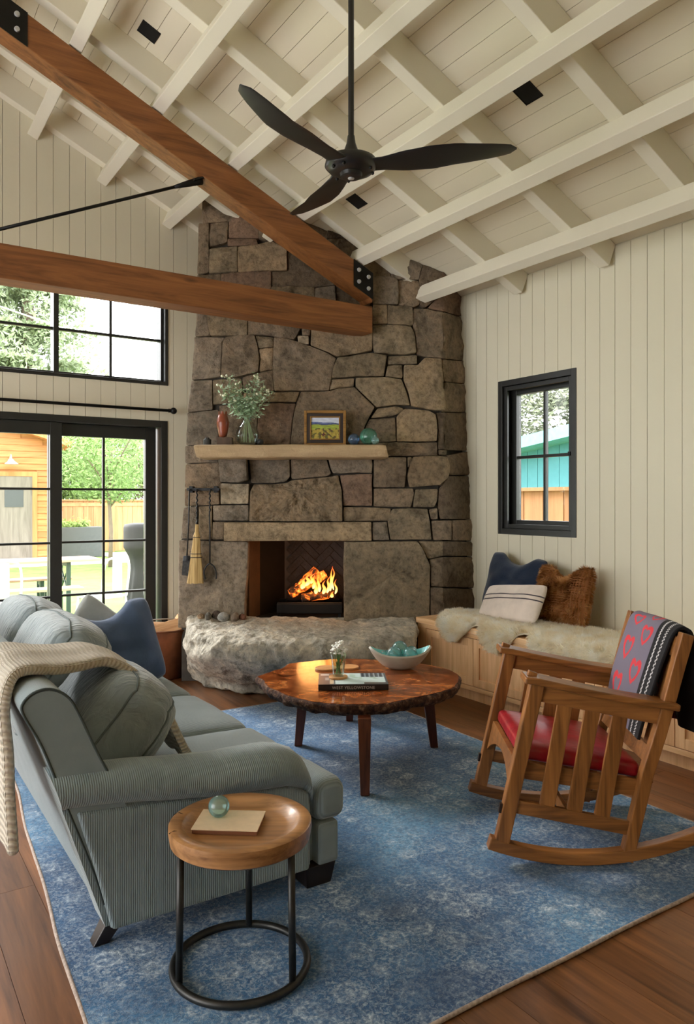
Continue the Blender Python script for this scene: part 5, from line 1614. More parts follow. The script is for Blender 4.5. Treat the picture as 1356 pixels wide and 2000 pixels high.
def flame_mat():
    t = NT('flame'); tc = t.new('ShaderNodeTexCoord'); sp = t.new('ShaderNodeSeparateXYZ'); t.link(tc.outputs['Generated'], sp.inputs[0])
    c = t.ramp(sp.outputs[2], [(0, (1, .55, .16)), (.35, (1, .36, .06)), (.75, (1, .16, .02)), (1, (.7, .06, .02))])
    em = t.new('ShaderNodeEmission'); t.link(c, em.inputs[0]); em.inputs[1].default_value = 3.2
    tr = t.new('ShaderNodeBsdfTransparent'); mx = t.new('ShaderNodeMixShader')
    lw = t.new('ShaderNodeLayerWeight', Blend=.5)
    k = t.math('SUBTRACT', 1.0, lw.outputs['Facing'])
    k = t.math('MULTIPLY', t.math('POWER', k, 1.2), t.ramp(sp.outputs[2], [(0, (1, 1, 1)), (1, (.35, .35, .35))]), True)
    t.link(k, mx.inputs[0]); t.link(tr.outputs[0], mx.inputs[1]); t.link(em.outputs[0], mx.inputs[2]); t.link(mx.outputs[0], t.out.inputs['Surface'])
    return t.m
M['flame'] = flame_mat()
fire_o = thing('flames', 'orange and yellow flames leaping from the logs in the firebox', 'fire', FB, -YAW)
rf = random.Random(12)
spec = [(575, 1158, .06, .020, .03), (582, 1152, .09, .020, .05), (590, 1150, .10, .022, .05), (597, 1144, .10, .018, .06), (605, 1141, .09, .018, .05), (612, 1150, .12, .016, .02), (618, 1160, .10, .018, .01), (625, 1156, .13, .015, -.02), (632, 1160, .11, .017, .02), (640, 1158, .14, .014, .03), (646, 1154, .20, .013, .02), (652, 1152, .19, .011, -.015), (656, 1160, .12, .010, .01), (608, 1166, .05, .020, .0), (630, 1168, .05, .02, .01), (648, 1167, .05, .016, .02)]
for i, (px, py, h, w, sw) in enumerate(spec):
    dd = rf.uniform(-.10, .02); b0 = Vector(lp(px, py, dd)); wv = rf.uniform(-.009, .009)
    pts = catmull([b0, b0 + Vector((sw * .4 + wv, 0, h * .35)), b0 + Vector((sw * .3 - wv, 0, h * .7)), b0 + Vector((sw, 0, h))], 6)
    m_ = len(pts); rs = [1.5 * w * interp([(0, .35), (.2, 1), (.45, .75), (.75, .35), (1, .02)], k / (m_ - 1)) for k in range(m_)]
    MB().tube(pts, rs, 10, flat=.7).build('flame', M['flame'], fire_o, smooth=True)
pl = bpy.data.lights.new('fire_glow', 'POINT'); pl.energy = 1.6; pl.color = (1, .42, .12); pl.shadow_soft_size = .12
po = bpy.data.objects.new('fire_glow', pl); po.parent = fire_o; po.location = (.02, -.14, .30); COL.objects.link(po)

# ================================================================== firewood bucket
KB = W(-1.46, 6.0, 0)
M['copper'] = plain('aged_copper', srgb(118, 72, 46), .45, .55, var=.45, nscale=6, bump=.25, bscale=20); M['rim'] = plain('zinc_rim', (.30, .29, .28), .4, .8)
bk_ = thing('firewood_bucket', 'round aged copper bucket of firewood by the glazed door', 'bucket', KB)
MB().lathe([(0, .003), (.155, .003), (.162, .01), (.178, .12), (.20, .26), (.215, .385), (.208, .385), (.195, .262), (.17, .12), (.15, .02), (0, .02)], 48).build('tub', M['copper'], bk_, smooth=True, angle=50)
MB().tube([(math.cos(2 * math.pi * i / 48) * .214, math.sin(2 * math.pi * i / 48) * .214, .386) for i in range(48)], .0075, 8, True).build('rim', M['copper'], bk_, smooth=True)
hp = [W(-.214, 0), W(-.205, -.06, .05), W(0, -.02, .075), W(.205, .06, .05), W(.214, 0)]
MB().tube(catmull([(q.x, q.y, q.z + .386) for q in hp], 6), .0045, 7).build('bail_handle', M['rim'], bk_, smooth=True)
M['split'] = wood('split_pine', srgb(160, 112, 70), srgb(226, 184, 138), 'X', .8, 2.0, .2); 
for i, (a, b, rz, ry, ln, lab) in enumerate(((.05, -.07, 15, -14, .26, 'split pine log lying across the top of the copper bucket'), (.10, .06, -60, -30, .24, 'split log poking up at the rim of the copper bucket'), (-.06, .06, 40, 8, .28, 'darker split log at the back of the copper bucket'), (-.05, -.05, -20, 2, .26, 'split log lowest in the copper bucket'))):
    tri = [(-.045, -.04), (.05, -.035), (.035, .03), (-.015, .05)]
    mb = MB().prism(tri, -ln / 2, ln / 2, Matrix(((0, 0, 1, 0), (1, 0, 0, 0), (0, 1, 0, 0), (0, 0, 0, 1))))
    o = mb.build('firewood_log', M['split'], bevel=.006)
    q = W(a, b); o.location = (KB.x + q.x, KB.y + q.y, (.405, .41, .38, .32)[i] + .0); o.rotation_euler = (R(20 * i), R(ry), R(rz) - YAW)
    tag(o, lab, 'firewood', 'firewood in the copper bucket')

# ================================================================== things on the coffee table
def ctp(px, py, z=CTZ):
    d = (CAMH - z) * F_PX / (py - YH); q = W((px - 678) / F_PX * d, d); return Vector((q.x, q.y, z))
bk0 = ctp(689, 1337)
book = thing('coffee_table_book', 'thick dark coffee-table book with a pale photograph on its cover', 'book', bk0, -YAW + R(1.5))
bwid, bdep, bth = .365, .255, .032
M['cover'] = plain('slate_cover', srgb(72, 78, 82), .35); M['pages'] = plain('page_edges', srgb(226, 220, 206), .8); M['spine'] = plain('black_spine', (.010, .009, .010), .35)
MB().box((-bwid / 2 + .004, -bdep / 2 + .004, .004), (bwid / 2 - .004, bdep / 2 - .003, bth - .004)).build('pages', M['pages'], book)
cov = MB().box((-bwid / 2, -bdep / 2, bth - .004), (bwid / 2, bdep / 2, bth)).build('front_cover', M['cover'], book, bevel=.001)
MB().box((-bwid / 2, -bdep / 2, .0005), (bwid / 2, bdep / 2, .0045)).build('back_cover', M['cover'], book, bevel=.001)
spn = MB().box((-bwid / 2, -bdep / 2 - .003, .0005), (bwid / 2, -bdep / 2 + .001, bth)).build('spine', M['spine'], book, bevel=.001)
mb = MB(); cols = []; NX, NY = 90, 64
for j in range(NY):
    for i in range(NX):
        u, v = i / (NX - 1), j / (NY - 1)
        mb.v.append(Vector((-bwid / 2 + .001 + u * (bwid - .002), -bdep / 2 + .001 + v * (bdep - .002), bth + .0004)))
        c = Vector(srgb(84, 92, 96))
        if .24 < u < .97 and .02 < v < .97:
            c = Vector(srgb(206, 224, 222)) * (1 + .12 * nz(u * 7, v * 9)); 
            if v > .62 and u > .62: c = Vector(srgb(66, 76, 84)) if (int(u * 44) % 3) else Vector(srgb(150, 160, 166))
            elif v < .16 and u > .66: c = Vector(srgb(96, 92, 90))
            elif v > .45 and nz(u * 9, v * 6, 2) > .2: c = Vector(srgb(176, 200, 186))
        elif u < .15 and .78 < v < .92 and u > .03: c = Vector(srgb(196, 200, 200))
        elif .10 < u < .15 and .35 < v < .6: c = Vector(srgb(160, 166, 168))
        elif .16 < u < .22 and .05 < v < .45: c = Vector(srgb(202, 178, 146))
        cols.append(tuple(c))
for j in range(NY - 1):
    for i in range(NX - 1): mb.f.append((j * NX + i, j * NX + i + 1, (j + 1) * NX + i + 1, (j + 1) * NX + i))
mb.c = cols; M['jacket'] = printed('printed_jacket', .3); mb.build('cover_print', M['jacket'], cov)
fc = bpy.data.curves.new('spine_text', 'FONT'); fc.body = 'WEST YELLOWSTONE'; fc.size = .021; fc.align_x = 'CENTER'; fc.space_character = 1.08
to_ = bpy.data.objects.new('tmp_text', fc); COL.objects.link(to_)
me = bpy.data.meshes.new_from_object(to_.evaluated_get(bpy.context.evaluated_depsgraph_get()))
bpy.data.objects.remove(to_)
M['ink'] = plain('pale_ink', srgb(196, 190, 182), .6); me.materials.append(M['ink']); me.name = 'spine_lettering'
tx = bpy.data.objects.new('spine_lettering', me); COL.objects.link(tx); tx.parent = spn; tx.location = (-.0, -bdep / 2 - .0034, .0085); tx.rotation_euler = (R(90), 0, 0)
# slices of branch used as coasters
M['slice'] = wood('branch_slice', srgb(170, 112, 62), srgb(218, 164, 106), 'X', .55, 2.0, .1)
def coaster(loc, r, lab):
    o = MB().lathe([(0, 0), (r * .97, 0), (r, .003), (r, .009), (r * .97, .011), (0, .011)], 26, Matrix.Diagonal((1, .92, 1, 1))).build('wood_coaster', M['slice'], smooth=True, angle=40)
    o.location = loc; tag(o, lab, 'coaster', 'branch-slice coasters'); return o
coaster(ctp(637, 1307), .066, 'round branch-slice coaster lying alone behind the book')
coaster(ctp(681, 1305), .062, 'round branch-slice coaster behind the flower glass on the table')
gb = ctp(661, 1324, CTZ + bth + .001)
coaster(gb, .052, 'round branch-slice coaster on the book under the flower glass')
gz = CTZ + bth + .0125
gl = thing('flower_glass', 'clear tumbler of white flowers standing on the coffee-table book', 'glass', (gb.x, gb.y, gz))
MB().lathe([(0, 0), (.030, 0), (.043, .115), (.0405, .115), (.029, .008), (0, .008)], 28).build('tumbler', M['clear'], gl, smooth=True, angle=40)
M['water'] = glass_pane('water', (.86, .95, .93), .04)
MB().lathe([(0, .009), (.0285, .009), (.035, .07), (0, .07)], 24).build('water', M['water'], gl, smooth=True, angle=40)
fw_ = thing('white_flowers', 'small posy of white blossoms in the tumbler on the book', 'flowers', (gb.x, gb.y, gz + .012))
M['petal'] = plain('white_petal', (.86, .86, .80), .6); M['green_stem'] = plain('green_stem', srgb(96, 128, 66), .6)
rf = random.Random(9)
for k in range(13):
    a = rf.uniform(0, 6.28); r = rf.uniform(.0, .062); h = .142 + rf.uniform(-.022, .03) - r * .25
    tip = Vector((math.cos(a) * r, math.sin(a) * r, h))
    MB().tube([(math.cos(a + 2) * .014, math.sin(a + 2) * .014, .0), tip * .55, tip], .0018, 5).build('stem', M['green_stem'], fw_)
    mb = MB()
    for q in range(9):
        c = tip + Vector((rf.gauss(0, .011), rf.gauss(0, .011), rf.gauss(.002, .007)))
        mb.sphere(c, rf.uniform(.006, .010), 7, 5, (1, 1, .7))
    mb.build('blossom', M['petal'], fw_, smooth=True)
# pointed stoneware bowl of glass floats
BC = ctp(782, 1306)
bowl = thing('stoneware_bowl', 'pale grey boat-shaped stoneware bowl with a teal glaze inside', 'bowl', BC, -YAW + R(4))
M['stoneware'] = plain('pale_stoneware', srgb(178, 176, 164), .5, var=.12, nscale=14, bump=.2); M['glaze'] = plain('teal_glaze', srgb(124, 196, 196), .15, var=.3, nscale=8)
def bowl_pt(u, v, ins):
    a = 2 * math.pi * u; k = abs(math.cos(a))
    rx = .185 * (v ** .55 if v > 0 else 0); ry = .105 * (v ** .5 if v > 0 else 0)
    pz = 1 + .0 * k
    x = rx * math.copysign(k ** .9, math.cos(a)); y = ry * math.sin(a) * (1 - .25 * k)
    z = .115 * v ** 1.5 * (.74 + .38 * k ** 3) + (.006 if ins else 0)
    s_ = .955 if ins else 1
    lp_ = .06 + x * 0
    return (x * s_ + (.05 * math.cos(a) * (1 - v) * 0), y * s_, z)
prm = [.0, .04, .1, .2, .32, .45, .6, .75, .88, 1.0]
mb = MB()
base_r = .3
def bg(ins, rev):
    def f(u, v):
        vv = lerp(.10, 1, v); p = bowl_pt(u if not rev else 1 - u, vv, ins)
        z0 = bowl_pt(0, .10, False)[2] * .74
        return (p[0], p[1], max(p[2] - (0.003 if not ins else 0), .002 if not ins else .012))
    return f
mb = MB().grid(bg(False, False), 48, 16, True); mb.f.append(tuple(range(48))[::-1])
m2 = MB().grid(bg(True, False), 48, 16, True); 
o1 = mb.build('shell', M['stoneware'], bowl, smooth=True)
m2.f.append(tuple(range(48))); o2 = m2.build('glazed_inside', M['glaze'], bowl, smooth=True)
rim = MB().grid(lambda u, v: Vector(bg(False, False)(u, 1)).lerp(Vector(bg(True, False)(u, 1)), v), 48, 2, True); rim.build('rim', M['stoneware'], bowl, smooth=True)
for (a, b, z, r, tn, lab) in ((-.035, -.010, .030, .046, AQUA, 'aqua glass float at the front of the stoneware bowl'), (.058, -.006, .030, .044, AQUA, 'pale aqua glass float toward the tip of the stoneware bowl'), (.0, .040, .050, .048, TEAL, 'deep teal glass float at the back of the stoneware bowl'), (-.088, .016, .044, .026, AQUA, 'smallest glass float in the stoneware bowl'), (.07, .05, .046, .034, TEAL, 'small teal glass float at the rear of the stoneware bowl')):
    q = W(a, b); gfloat((BC.x + q.x, BC.y + q.y, BC.z + z + .010), r, tn, lab, group='glass floats in the bowl')

# ================================================================== things on the side table
nb_ = STC + W(-.035, .01, STZ - .0215)
note = thing('kraft_notebook', 'small kraft-covered notebook on the tray-top side table', 'notebook', (nb_.x, nb_.y, STZ - .0215), -YAW + R(-4))
M['kraft'] = plain('cream_board', srgb(222, 196, 160), .7, var=.06, nscale=30); M['kraft_edge'] = plain('brown_edge', srgb(118, 70, 40), .7)
MB().box((-.096, -.068, .0), (.096, .068, .012)).build('page_block', M['kraft_edge'], note, bevel=.001)
MB().box((-.098, -.070, .012), (.098, .070, .0165)).build('cover', M['kraft'], note, bevel=.001)
gq = STC + W(-.070, .028); gfloat((gq.x, gq.y, STZ - .0215 + .0167), .032, AQUA, 'small aqua glass float resting on the notebook', group='glass floats on the tables')

# ================================================================== on the bench
def fur(mb_pts, n, length, mat, name, parent, seed=1, droop=.5, width=.0016, comb=(0, 0, 0), clump=.5, spread=.5):
    """mb_pts(rng) -> (point, normal); builds thin bent blades"""
    rg = random.Random(seed); vs = []; fs = []
    cb = Vector(comb)
    for k in range(n):
        p, nn = mb_pts(rg)
        cl = Vector((nz(p.x * 22, p.y * 22, p.z * 22), nz(p.y * 22 + 9, p.z * 22, p.x * 22), nz(p.z * 22 + 4, p.x * 22, p.y * 22)))
        d = (nn + cl * clump + cb + Vector((rg.gauss(0, 1), rg.gauss(0, 1), rg.gauss(0, 1))) * spread * .35).normalized()
        L = length * rg.uniform(.6, 1.15)
        q = p + d * L * .55; r = q + (d - Vector((0, 0, droop)) + cl * clump).normalized() * L * .5
        s_ = d.cross(Vector((rg.gauss(0, 1), rg.gauss(0, 1), rg.gauss(0, 1)))).normalized() * width
        b = len(vs); vs += [p - s_, p + s_, q + s_ * .8, q - s_ * .8, r]
        fs += [(b, b + 1, b + 2, b + 3), (b + 3, b + 2, b + 4)]
    me = bpy.data.meshes.new(name); me.from_pydata([tuple(v) for v in vs], [], fs); me.materials.append(mat)
    o = bpy.data.objects.new(name, me); COL.objects.link(o); o.parent = parent
    return tag(o, kind='stuff')
def hair_mat(name, stops):
    t = NT(name); t.n.remove(t.b); c = t.ramp(t.noise(t.coords(), 12, 4), stops)
    d = t.new('ShaderNodeBsdfDiffuse'); l = t.new('ShaderNodeBsdfTranslucent'); mx = t.new('ShaderNodeMixShader'); mx.inputs[0].default_value = .5
    t.link(c, d.inputs[0]); t.link(c, l.inputs[0]); t.link(d.outputs[0], mx.inputs[1]); t.link(l.outputs[0], mx.inputs[2]); t.link(mx.outputs[0], t.out.inputs['Surface'])
    return t.m
def wall_pillow(name, mb, mat, y, x, z, tilt, roll, label, yaw=0):
    o = mb.build(name, mat, smooth=True)
    bm = bmesh.new(); bm.from_mesh(o.data); bmesh.ops.remove_doubles(bm, verts=bm.verts, dist=.0008); bm.to_mesh(o.data); bm.free()
    t = R(tilt); c, s_ = math.cos(t), math.sin(t)
    Mx = Matrix(((0, s_, -c, x), (-1, 0, 0, y), (0, c, s_, z), (0, 0, 0, 1)))
    o.matrix_world = Mx @ RZ(roll) @ RY(yaw)
    return tag(o, label, 'pillow')
wall_pillow('bench_pillow', pillow_mesh(.60, .48, .15, 21, .08, chop=.14, lump=.02), M['navy'], 3.985, 4.07, .775, 14, -4, 'navy blue pillow with a chopped top leaning on the panelled wall')
lum = wall_pillow('bench_pillow', pillow_mesh(.64, .30, .13, 25, .05), M['ecru'], 3.79, 3.85, .680, 30, 3, 'ecru lumbar pillow with two dark stripes in front of the navy one', -6)
# the two woven stripes lie on the front of the lumbar pillow
M['stripe'] = fabric('charcoal_stripe', srgb(78, 70, 74))
def str_pt(yc, hw):
    def f(u, v):
        x = 2 * u - 1; y = yc + (2 * v - 1) * hw
        th = (max(0, 1 - abs(x) ** 2.6) ** .55) * (max(0, 1 - abs(y) ** 2.6) ** .55)
        ex = 1 - .05 * (1 - y * y) * .9; ey = 1 - .05 * (1 - x * x) * .9
        cr = 1 - .11 * abs(x * y) ** 4
        return (x * .32 * ex * cr, y * .15 * ey * cr, .065 * th + .012 * nz(x * 2.5 + 25, y * 2.5, 26) * th + .0016)
    return f
for yc in (.30, .08):
    MB().grid(str_pt(yc, .030), 40, 4).build('woven_stripe', M['stripe'], lum, smooth=True)
M['fur_skin'] = plain('fur_backing', srgb(156, 104, 60), .9); M['brown_fur'] = hair_mat('brown_fur', [(.32, srgb(112, 70, 38)), (.5, srgb(180, 126, 74)), (.68, srgb(232, 190, 134))])
pm_ = pillow_mesh(.46, .43, .17, 31, .08, chop=.20, lump=.015)
fp = wall_pillow('fur_pillow', pm_, M['fur_skin'], 3.475, 4.02, .755, 16, 2, 'shaggy brown fur pillow on the bench beside the navy one')
pts_ = [(v.co.copy(), v.normal.copy()) for v in fp.data.vertices]
pol = [[fp.data.vertices[i].co.copy() for i in p.vertices] + [p.normal.copy()] for p in fp.data.polygons]
def fp_s(rg):
    p = rg.choice(pol); w = [rg.random() for _ in p[:-1]]; s_ = sum(w)
    q = Vector((0, 0, 0))
    for a, b in zip(p[:-1], w): q += a * (b / s_)
    return q, p[-1]
fur(fp_s, 26000, .030, M['brown_fur'], 'fur_pile', fp, 3, .0, .0011, (0, -.5, 0), .7)
# sheepskin: lies over the bench top and hangs over its edge in three lobes
M['pelt'] = plain('pelt_skin', srgb(248, 240, 222), .9); M['fleece'] = hair_mat('cream_fleece', [(.3, srgb(246, 234, 208)), (.5, srgb(254, 248, 232)), (.7, srgb(255, 254, 248))])
hang = [(2.62, -.14), (2.68, .015), (2.80, .055), (3.05, .06), (3.22, .075), (3.30, .05), (3.36, -.06), (3.42, -.08), (3.50, .03), (3.60, .10), (3.68, .105), (3.75, .04), (3.81, -.04), (3.86, -.05), (3.92, .02), (4.02, .095), (4.10, .09), (4.17, .03), (4.25, -.06), (4.34, -.20)]
backe = [(2.62, 3.86), (2.75, 4.02), (3.0, 4.06), (3.4, 4.08), (3.8, 4.06), (4.1, 4.0), (4.25, 3.94), (4.34, 3.86)]
SKZ = BZ + .012; XE = BX - .014
def skin(u, v):
    y = lerp(2.62, 4.34, u); h = interp(hang, y) + .022 + .012 * nz(y * 12, 3); xb = interp(backe, y)
    Ltop = xb - XE; L = Ltop + h
    s_ = v * L
    lumps = .016 * max(0, nz(y * 5, v * 4, 2)) + .012
    rr = .03
    if s_ < Ltop - rr: return (xb - s_, y, SKZ + lumps * smoothstep(0, .15, v))
    if s_ < Ltop + rr * .6:
        a = (s_ - (Ltop - rr)) / (rr * 1.6) * math.pi / 2
        return (XE + rr - math.sin(a) * (rr + .012), y, SKZ - rr + math.cos(a) * rr + lumps * (1 - a / 1.57))
    return (XE - .012, y, SKZ - rr - (s_ - Ltop - rr * .6))
ss = MB().sheet(skin, 90, 40, .010).build('sheepskin', M['pelt'], smooth=True)
tag(ss, 'cream long-haired sheepskin spread along the oak bench and hanging over its edge', 'sheepskin')
def sk_s(rg):
    u, v = rg.random(), rg.random() ** .85; p = Vector(skin(u, v)); a = Vector(skin(min(1, u + .004), v)); b = Vector(skin(u, min(1, v + .004))); c_ = Vector(skin(max(0, u - .004), v)); d_ = Vector(skin(u, max(0, v - .004)))
    n_ = (b - d_).cross(a - c_)
    n_ = n_.normalized() if n_.length > 1e-9 else Vector((0, 0, 1))
    if n_.z < -.2 or (abs(n_.z) < .3 and n_.x > 0): n_ = -n_
    return p + n_ * .004, n_
fur(sk_s, 80000, .044, M['fleece'], 'fleece', ss, 8, .35, .0019, (-.25, 0, 0), .75)
# ================================================================== the garden
GZ = -.10
M['grass'] = (lambda t: t.done(t.ramp(t.noise(t.coords(), 3, 6, .7), [(.3, srgb(88, 114, 52)), (.7, srgb(128, 154, 78))]), .95, t.bump(t.noise(t.coords(), 60, 3), .5, .02)))(NT('lawn'))
M['concrete'] = plain('pale_concrete', srgb(186, 180, 170), .85, var=.08, nscale=3, bump=.2)
lawn = tag(MB().box((-30, YG + .2, GZ - .2), (70, 60, GZ)).box((XR + .2, -30, GZ - .2), (70, YG + .2, GZ)).build('lawn', M['grass']), 'sunlit green lawn of the garden outside the glazed door', 'lawn', kind='stuff')
tag(MB().box((-4, YG + .22, GZ), (3.6, 8.2, GZ + .03)).build('patio', M['concrete']), kind='structure')
tag(MB().box((-3, 18.2, GZ), (7.5, 19.45, GZ + .02)).box((5.6, 19.45, GZ), (7.6, 21.8, GZ + .02)).build('garden_path', M['concrete']), kind='structure')
# ---- shed with lap siding
M['siding'] = wood('cedar_siding', srgb(164, 104, 56), srgb(206, 146, 90), 'X', .6, .6, .12)
M['cedar_trim'] = wood('cedar_trim', srgb(170, 106, 58), srgb(210, 148, 94), 'Z', .6, .6, .05); M['grey_door'] = wood('weathered_door', srgb(104, 96, 86), srgb(146, 138, 126), 'Z', .7, .6, .05)
SX0, SX1, SYF = -1.6, 4.15, 19.5
shed = thing('garden_shed', 'cedar-sided garden shed with a grey door beyond the patio', 'shed', (2.9, SYF, GZ))
SM = T(-2.9, -SYF, -GZ)
def shp(mb, nm, mt, par=None, **kw): return mb.build(nm, mt, par or shed, M=SM, **kw)
def shz(x): return 2.80 + (SX1 - x) * .30 if x > 1.3 else 2.80 + (SX1 - 1.3) * .30 - (1.3 - x) * .30
shp(MB().prism([(SX0, GZ), (SX1, GZ), (SX1, shz(SX1)), (1.3, shz(1.3)), (SX0, shz(SX0))], -(SYF + 2.6), -(SYF + .03), RX(90)), 'shed_body', M['siding'])
z = GZ
DX0, DX1 = 2.66, 3.585
while z < 3.4:
    x1 = SX1 if z + .15 < 2.8 else SX1 - (z + .15 - 2.8) / .30
    for a, b in (((SX0, DX0 - .1), (DX1 + .1, x1)) if z < 2.05 else ((max(SX0, SX0 + max(0, (z + .15 - shz(SX0)) / .3)), x1),)):
        if b - a > .1:
            mb = MB().add([(a, SYF + .03, z), (b, SYF + .03, z), (b, SYF - .012, z), (a, SYF - .012, z), (a, SYF + .03, z + .152), (b, SYF + .03, z + .152), (b, SYF + .008, z + .152), (a, SYF + .008, z + .152)],
                          [(0, 1, 2, 3), (7, 6, 5, 4), (3, 2, 6, 7), (2, 1, 5, 6), (0, 3, 7, 4)])
            shp(mb, 'lap_board', M['siding'])
    z += .15
dr = shp(MB().box((DX0, SYF - .02, GZ), (DX1, SYF + .03, 1.99)), 'shed_door', M['grey_door'])
shp(MB().box((DX0 + .3, SYF - .03, 1.25), (DX0 + .72, SYF - .018, 1.68)), 'door_light', plain('dark_pane', (.04, .05, .04), .1), dr)
for a, b, z0, z1 in ((DX0 - .11, DX0, GZ, 2.1), (DX1, DX1 + .11, GZ, 2.1), (DX0, DX1, 1.99, 2.1)):
    shp(MB().box((a, SYF - .03, z0), (b, SYF + .02, z1)), 'door_trim', M['cedar_trim'])
M['roofing'] = plain('shed_roof', srgb(120, 100, 84), .8)
for x0, x1 in ((1.3, SX1 + .35), (SX0 - .35, 1.3)):
    z0 = 2.80 + (SX1 - x0) * .30 if x0 > 1 else 2.80 + (SX1 - 1.3) * .30 - (1.3 - x0) * .30
    z1 = 2.80 + (SX1 - x1) * .30 if x0 > 1 else 2.80 + (SX1 - 1.3) * .30
    shp(MB().prism([(x0, z0), (x1, z1), (x1, z1 + .14), (x0, z0 + .14)], -(SYF + 2.8), -(SYF - .35), RX(90)), 'roof_slope', M['cedar_trim'])
M['galv'] = plain('galvanised', srgb(206, 206, 204), .4, .3)
bl_ = thing('barn_light', 'white galvanised barn lamp over the shed door', 'wall lamp', (3.08, SYF - .02, 2.33))
MB().lathe([(0, .06), (.03, .06), (.05, .04), (.06, .02), (.15, -.05), (.155, -.07), (.14, -.06), (0, .0)], 24, T(0, -.22, 0)).build('shade', M['galv'], bl_, smooth=True)
MB().tube(catmull([(0, 0, .02), (0, -.05, .12), (0, -.15, .16), (0, -.22, .06)], 5), .014, 8).build('gooseneck', M['galv'], bl_, smooth=True)
MB().lathe([(0, 0), (.05, 0), (.05, .02), (0, .02)], 16, T(0, .0, .02) @ RX(90)).build('mounting', M['galv'], bl_)
# ---- board fences
M['fence'] = wood('new_cedar_fence', srgb(180, 128, 86), srgb(214, 168, 122), 'Z', .75, .6, .18)
M['dimmed_fence'] = wood('dimmed_cedar_fence', srgb(136, 92, 60), srgb(170, 122, 84), 'Z', .75, .6, .18)  # fence wood again, its colour darkened to offset the bright daylight
def fence(name, label, A, B, ztop, bw=.145, fm='fence'):
    A = Vector(A); B = Vector(B); L = (B - A).length; rz = math.atan2((B - A).y, (B - A).x)
    f = thing(name, label, 'fence', (A.x, A.y, GZ), rz)
    n = int(L / bw); me = None
    for i in range(n):
        if me is None: o = MB().box((.002, -.012, .02), (bw - .003, .012, ztop - GZ - .04)).build('board', M[fm], f); me = o.data
        else: o = bpy.data.objects.new('board', me); COL.objects.link(o); o.parent = f
        o.location = (i * bw, .004 * (-1) ** i, 0)
    MB().box((0, -.07, ztop - GZ - .04), (L, .07, ztop - GZ)).build('cap_rail', M[fm], f)
    MB().box((0, -.03, ztop - GZ - .2), (L, -.012, ztop - GZ - .1)).build('top_rail', M[fm], f)
    k = 0.0
    while k < L:
        MB().box((k, -.05, 0), (k + .1, .05, ztop - GZ - .03)).build('post', M[fm], f); k += 2.4
    return f
fence('board_fence', 'honey-coloured board fence at the end of the garden beyond the lawn', (3.9, 22.3), (10.4, 22.6), 1.44)
fence('board_fence', 'honey-coloured board fence outside the window over the bench', (6.55, 3.0), (6.45, 9.0), 1.55, fm='dimmed_fence')
# ---- planter
pt_ = thing('garden_planter', 'long dark grey planter box in front of the garden fence', 'planter', (4.95, 20.8, GZ))
M['zincdark'] = plain('dark_zinc', srgb(92, 96, 96), .6, var=.08); M['shrubgreen'] = plain('shrub_leaf', srgb(146, 172, 90), .7, var=.3, nscale=3)
MB().box((-.62, -.28, 0), (.62, .28, .80)).build('box', M['zincdark'], pt_, bevel=.01)
def leaves(n, sampler, size, seed, mat, name, parent):
    rg = random.Random(seed); vs = []; fs = []
    for k in range(n):
        c = Vector(sampler(rg)); d = Vector((rg.gauss(0, 1), rg.gauss(0, 1), rg.gauss(0, 1))).normalized(); e = d.orthogonal().normalized(); s_ = size * rg.uniform(.6, 1.3)
        b = len(vs); vs += [c - d * s_, c + e * s_ * .45, c + d * s_, c - e * s_ * .45]; fs.append((b, b + 1, b + 2, b + 3))
    me = bpy.data.meshes.new(name); me.from_pydata([tuple(v) for v in vs], [], fs); me.materials.append(mat)
    o = bpy.data.objects.new(name, me); COL.objects.link(o); o.parent = parent
    return tag(o, kind='stuff')
leaves(700, lambda r: (r.uniform(-.58, .3), r.uniform(-.22, .22), .80 + abs(r.gauss(0, .09))), .05, 4, M['shrubgreen'], 'foliage', pt_)
# ---- covered grill
gc = thing('covered_grill', 'garden grill under a dark fitted cover on the lawn', 'grill', (3.22, 9.95, GZ))
M['covercloth'] = plain('grill_cover', (.022, .023, .023), .75, var=.2, nscale=5, bump=.3, bscale=12)
def gcov(u, v):
    a = 2 * math.pi * u; r = interp([(0, .02), (.06, .22), (.1, .25), (.32, .25), (.5, .17), (.6, .15), (.85, .20), (1, .22)], v)
    z = interp([(0, 1.20), (.06, 1.20), (.1, 1.17), (.32, .88), (.5, .74), (.6, .6), (.85, .25), (1, .02)], v)
    k = 1 + .08 * math.sin(7 * a) * smoothstep(.3, .8, v)
    return (r * math.cos(a) * k, r * math.sin(a) * k, z)
mb = MB().grid(gcov, 36, 26, True); mb.f.append(tuple(range(36))[::-1]); mb.f.append(tuple(range(25 * 36, 26 * 36)))
mb.build('cover', M['covercloth'], gc, smooth=True)
MB().lathe([(0, 0), (.2, 0), (.2, .03), (0, .03)], 20).build('base', M['covercloth'], gc)
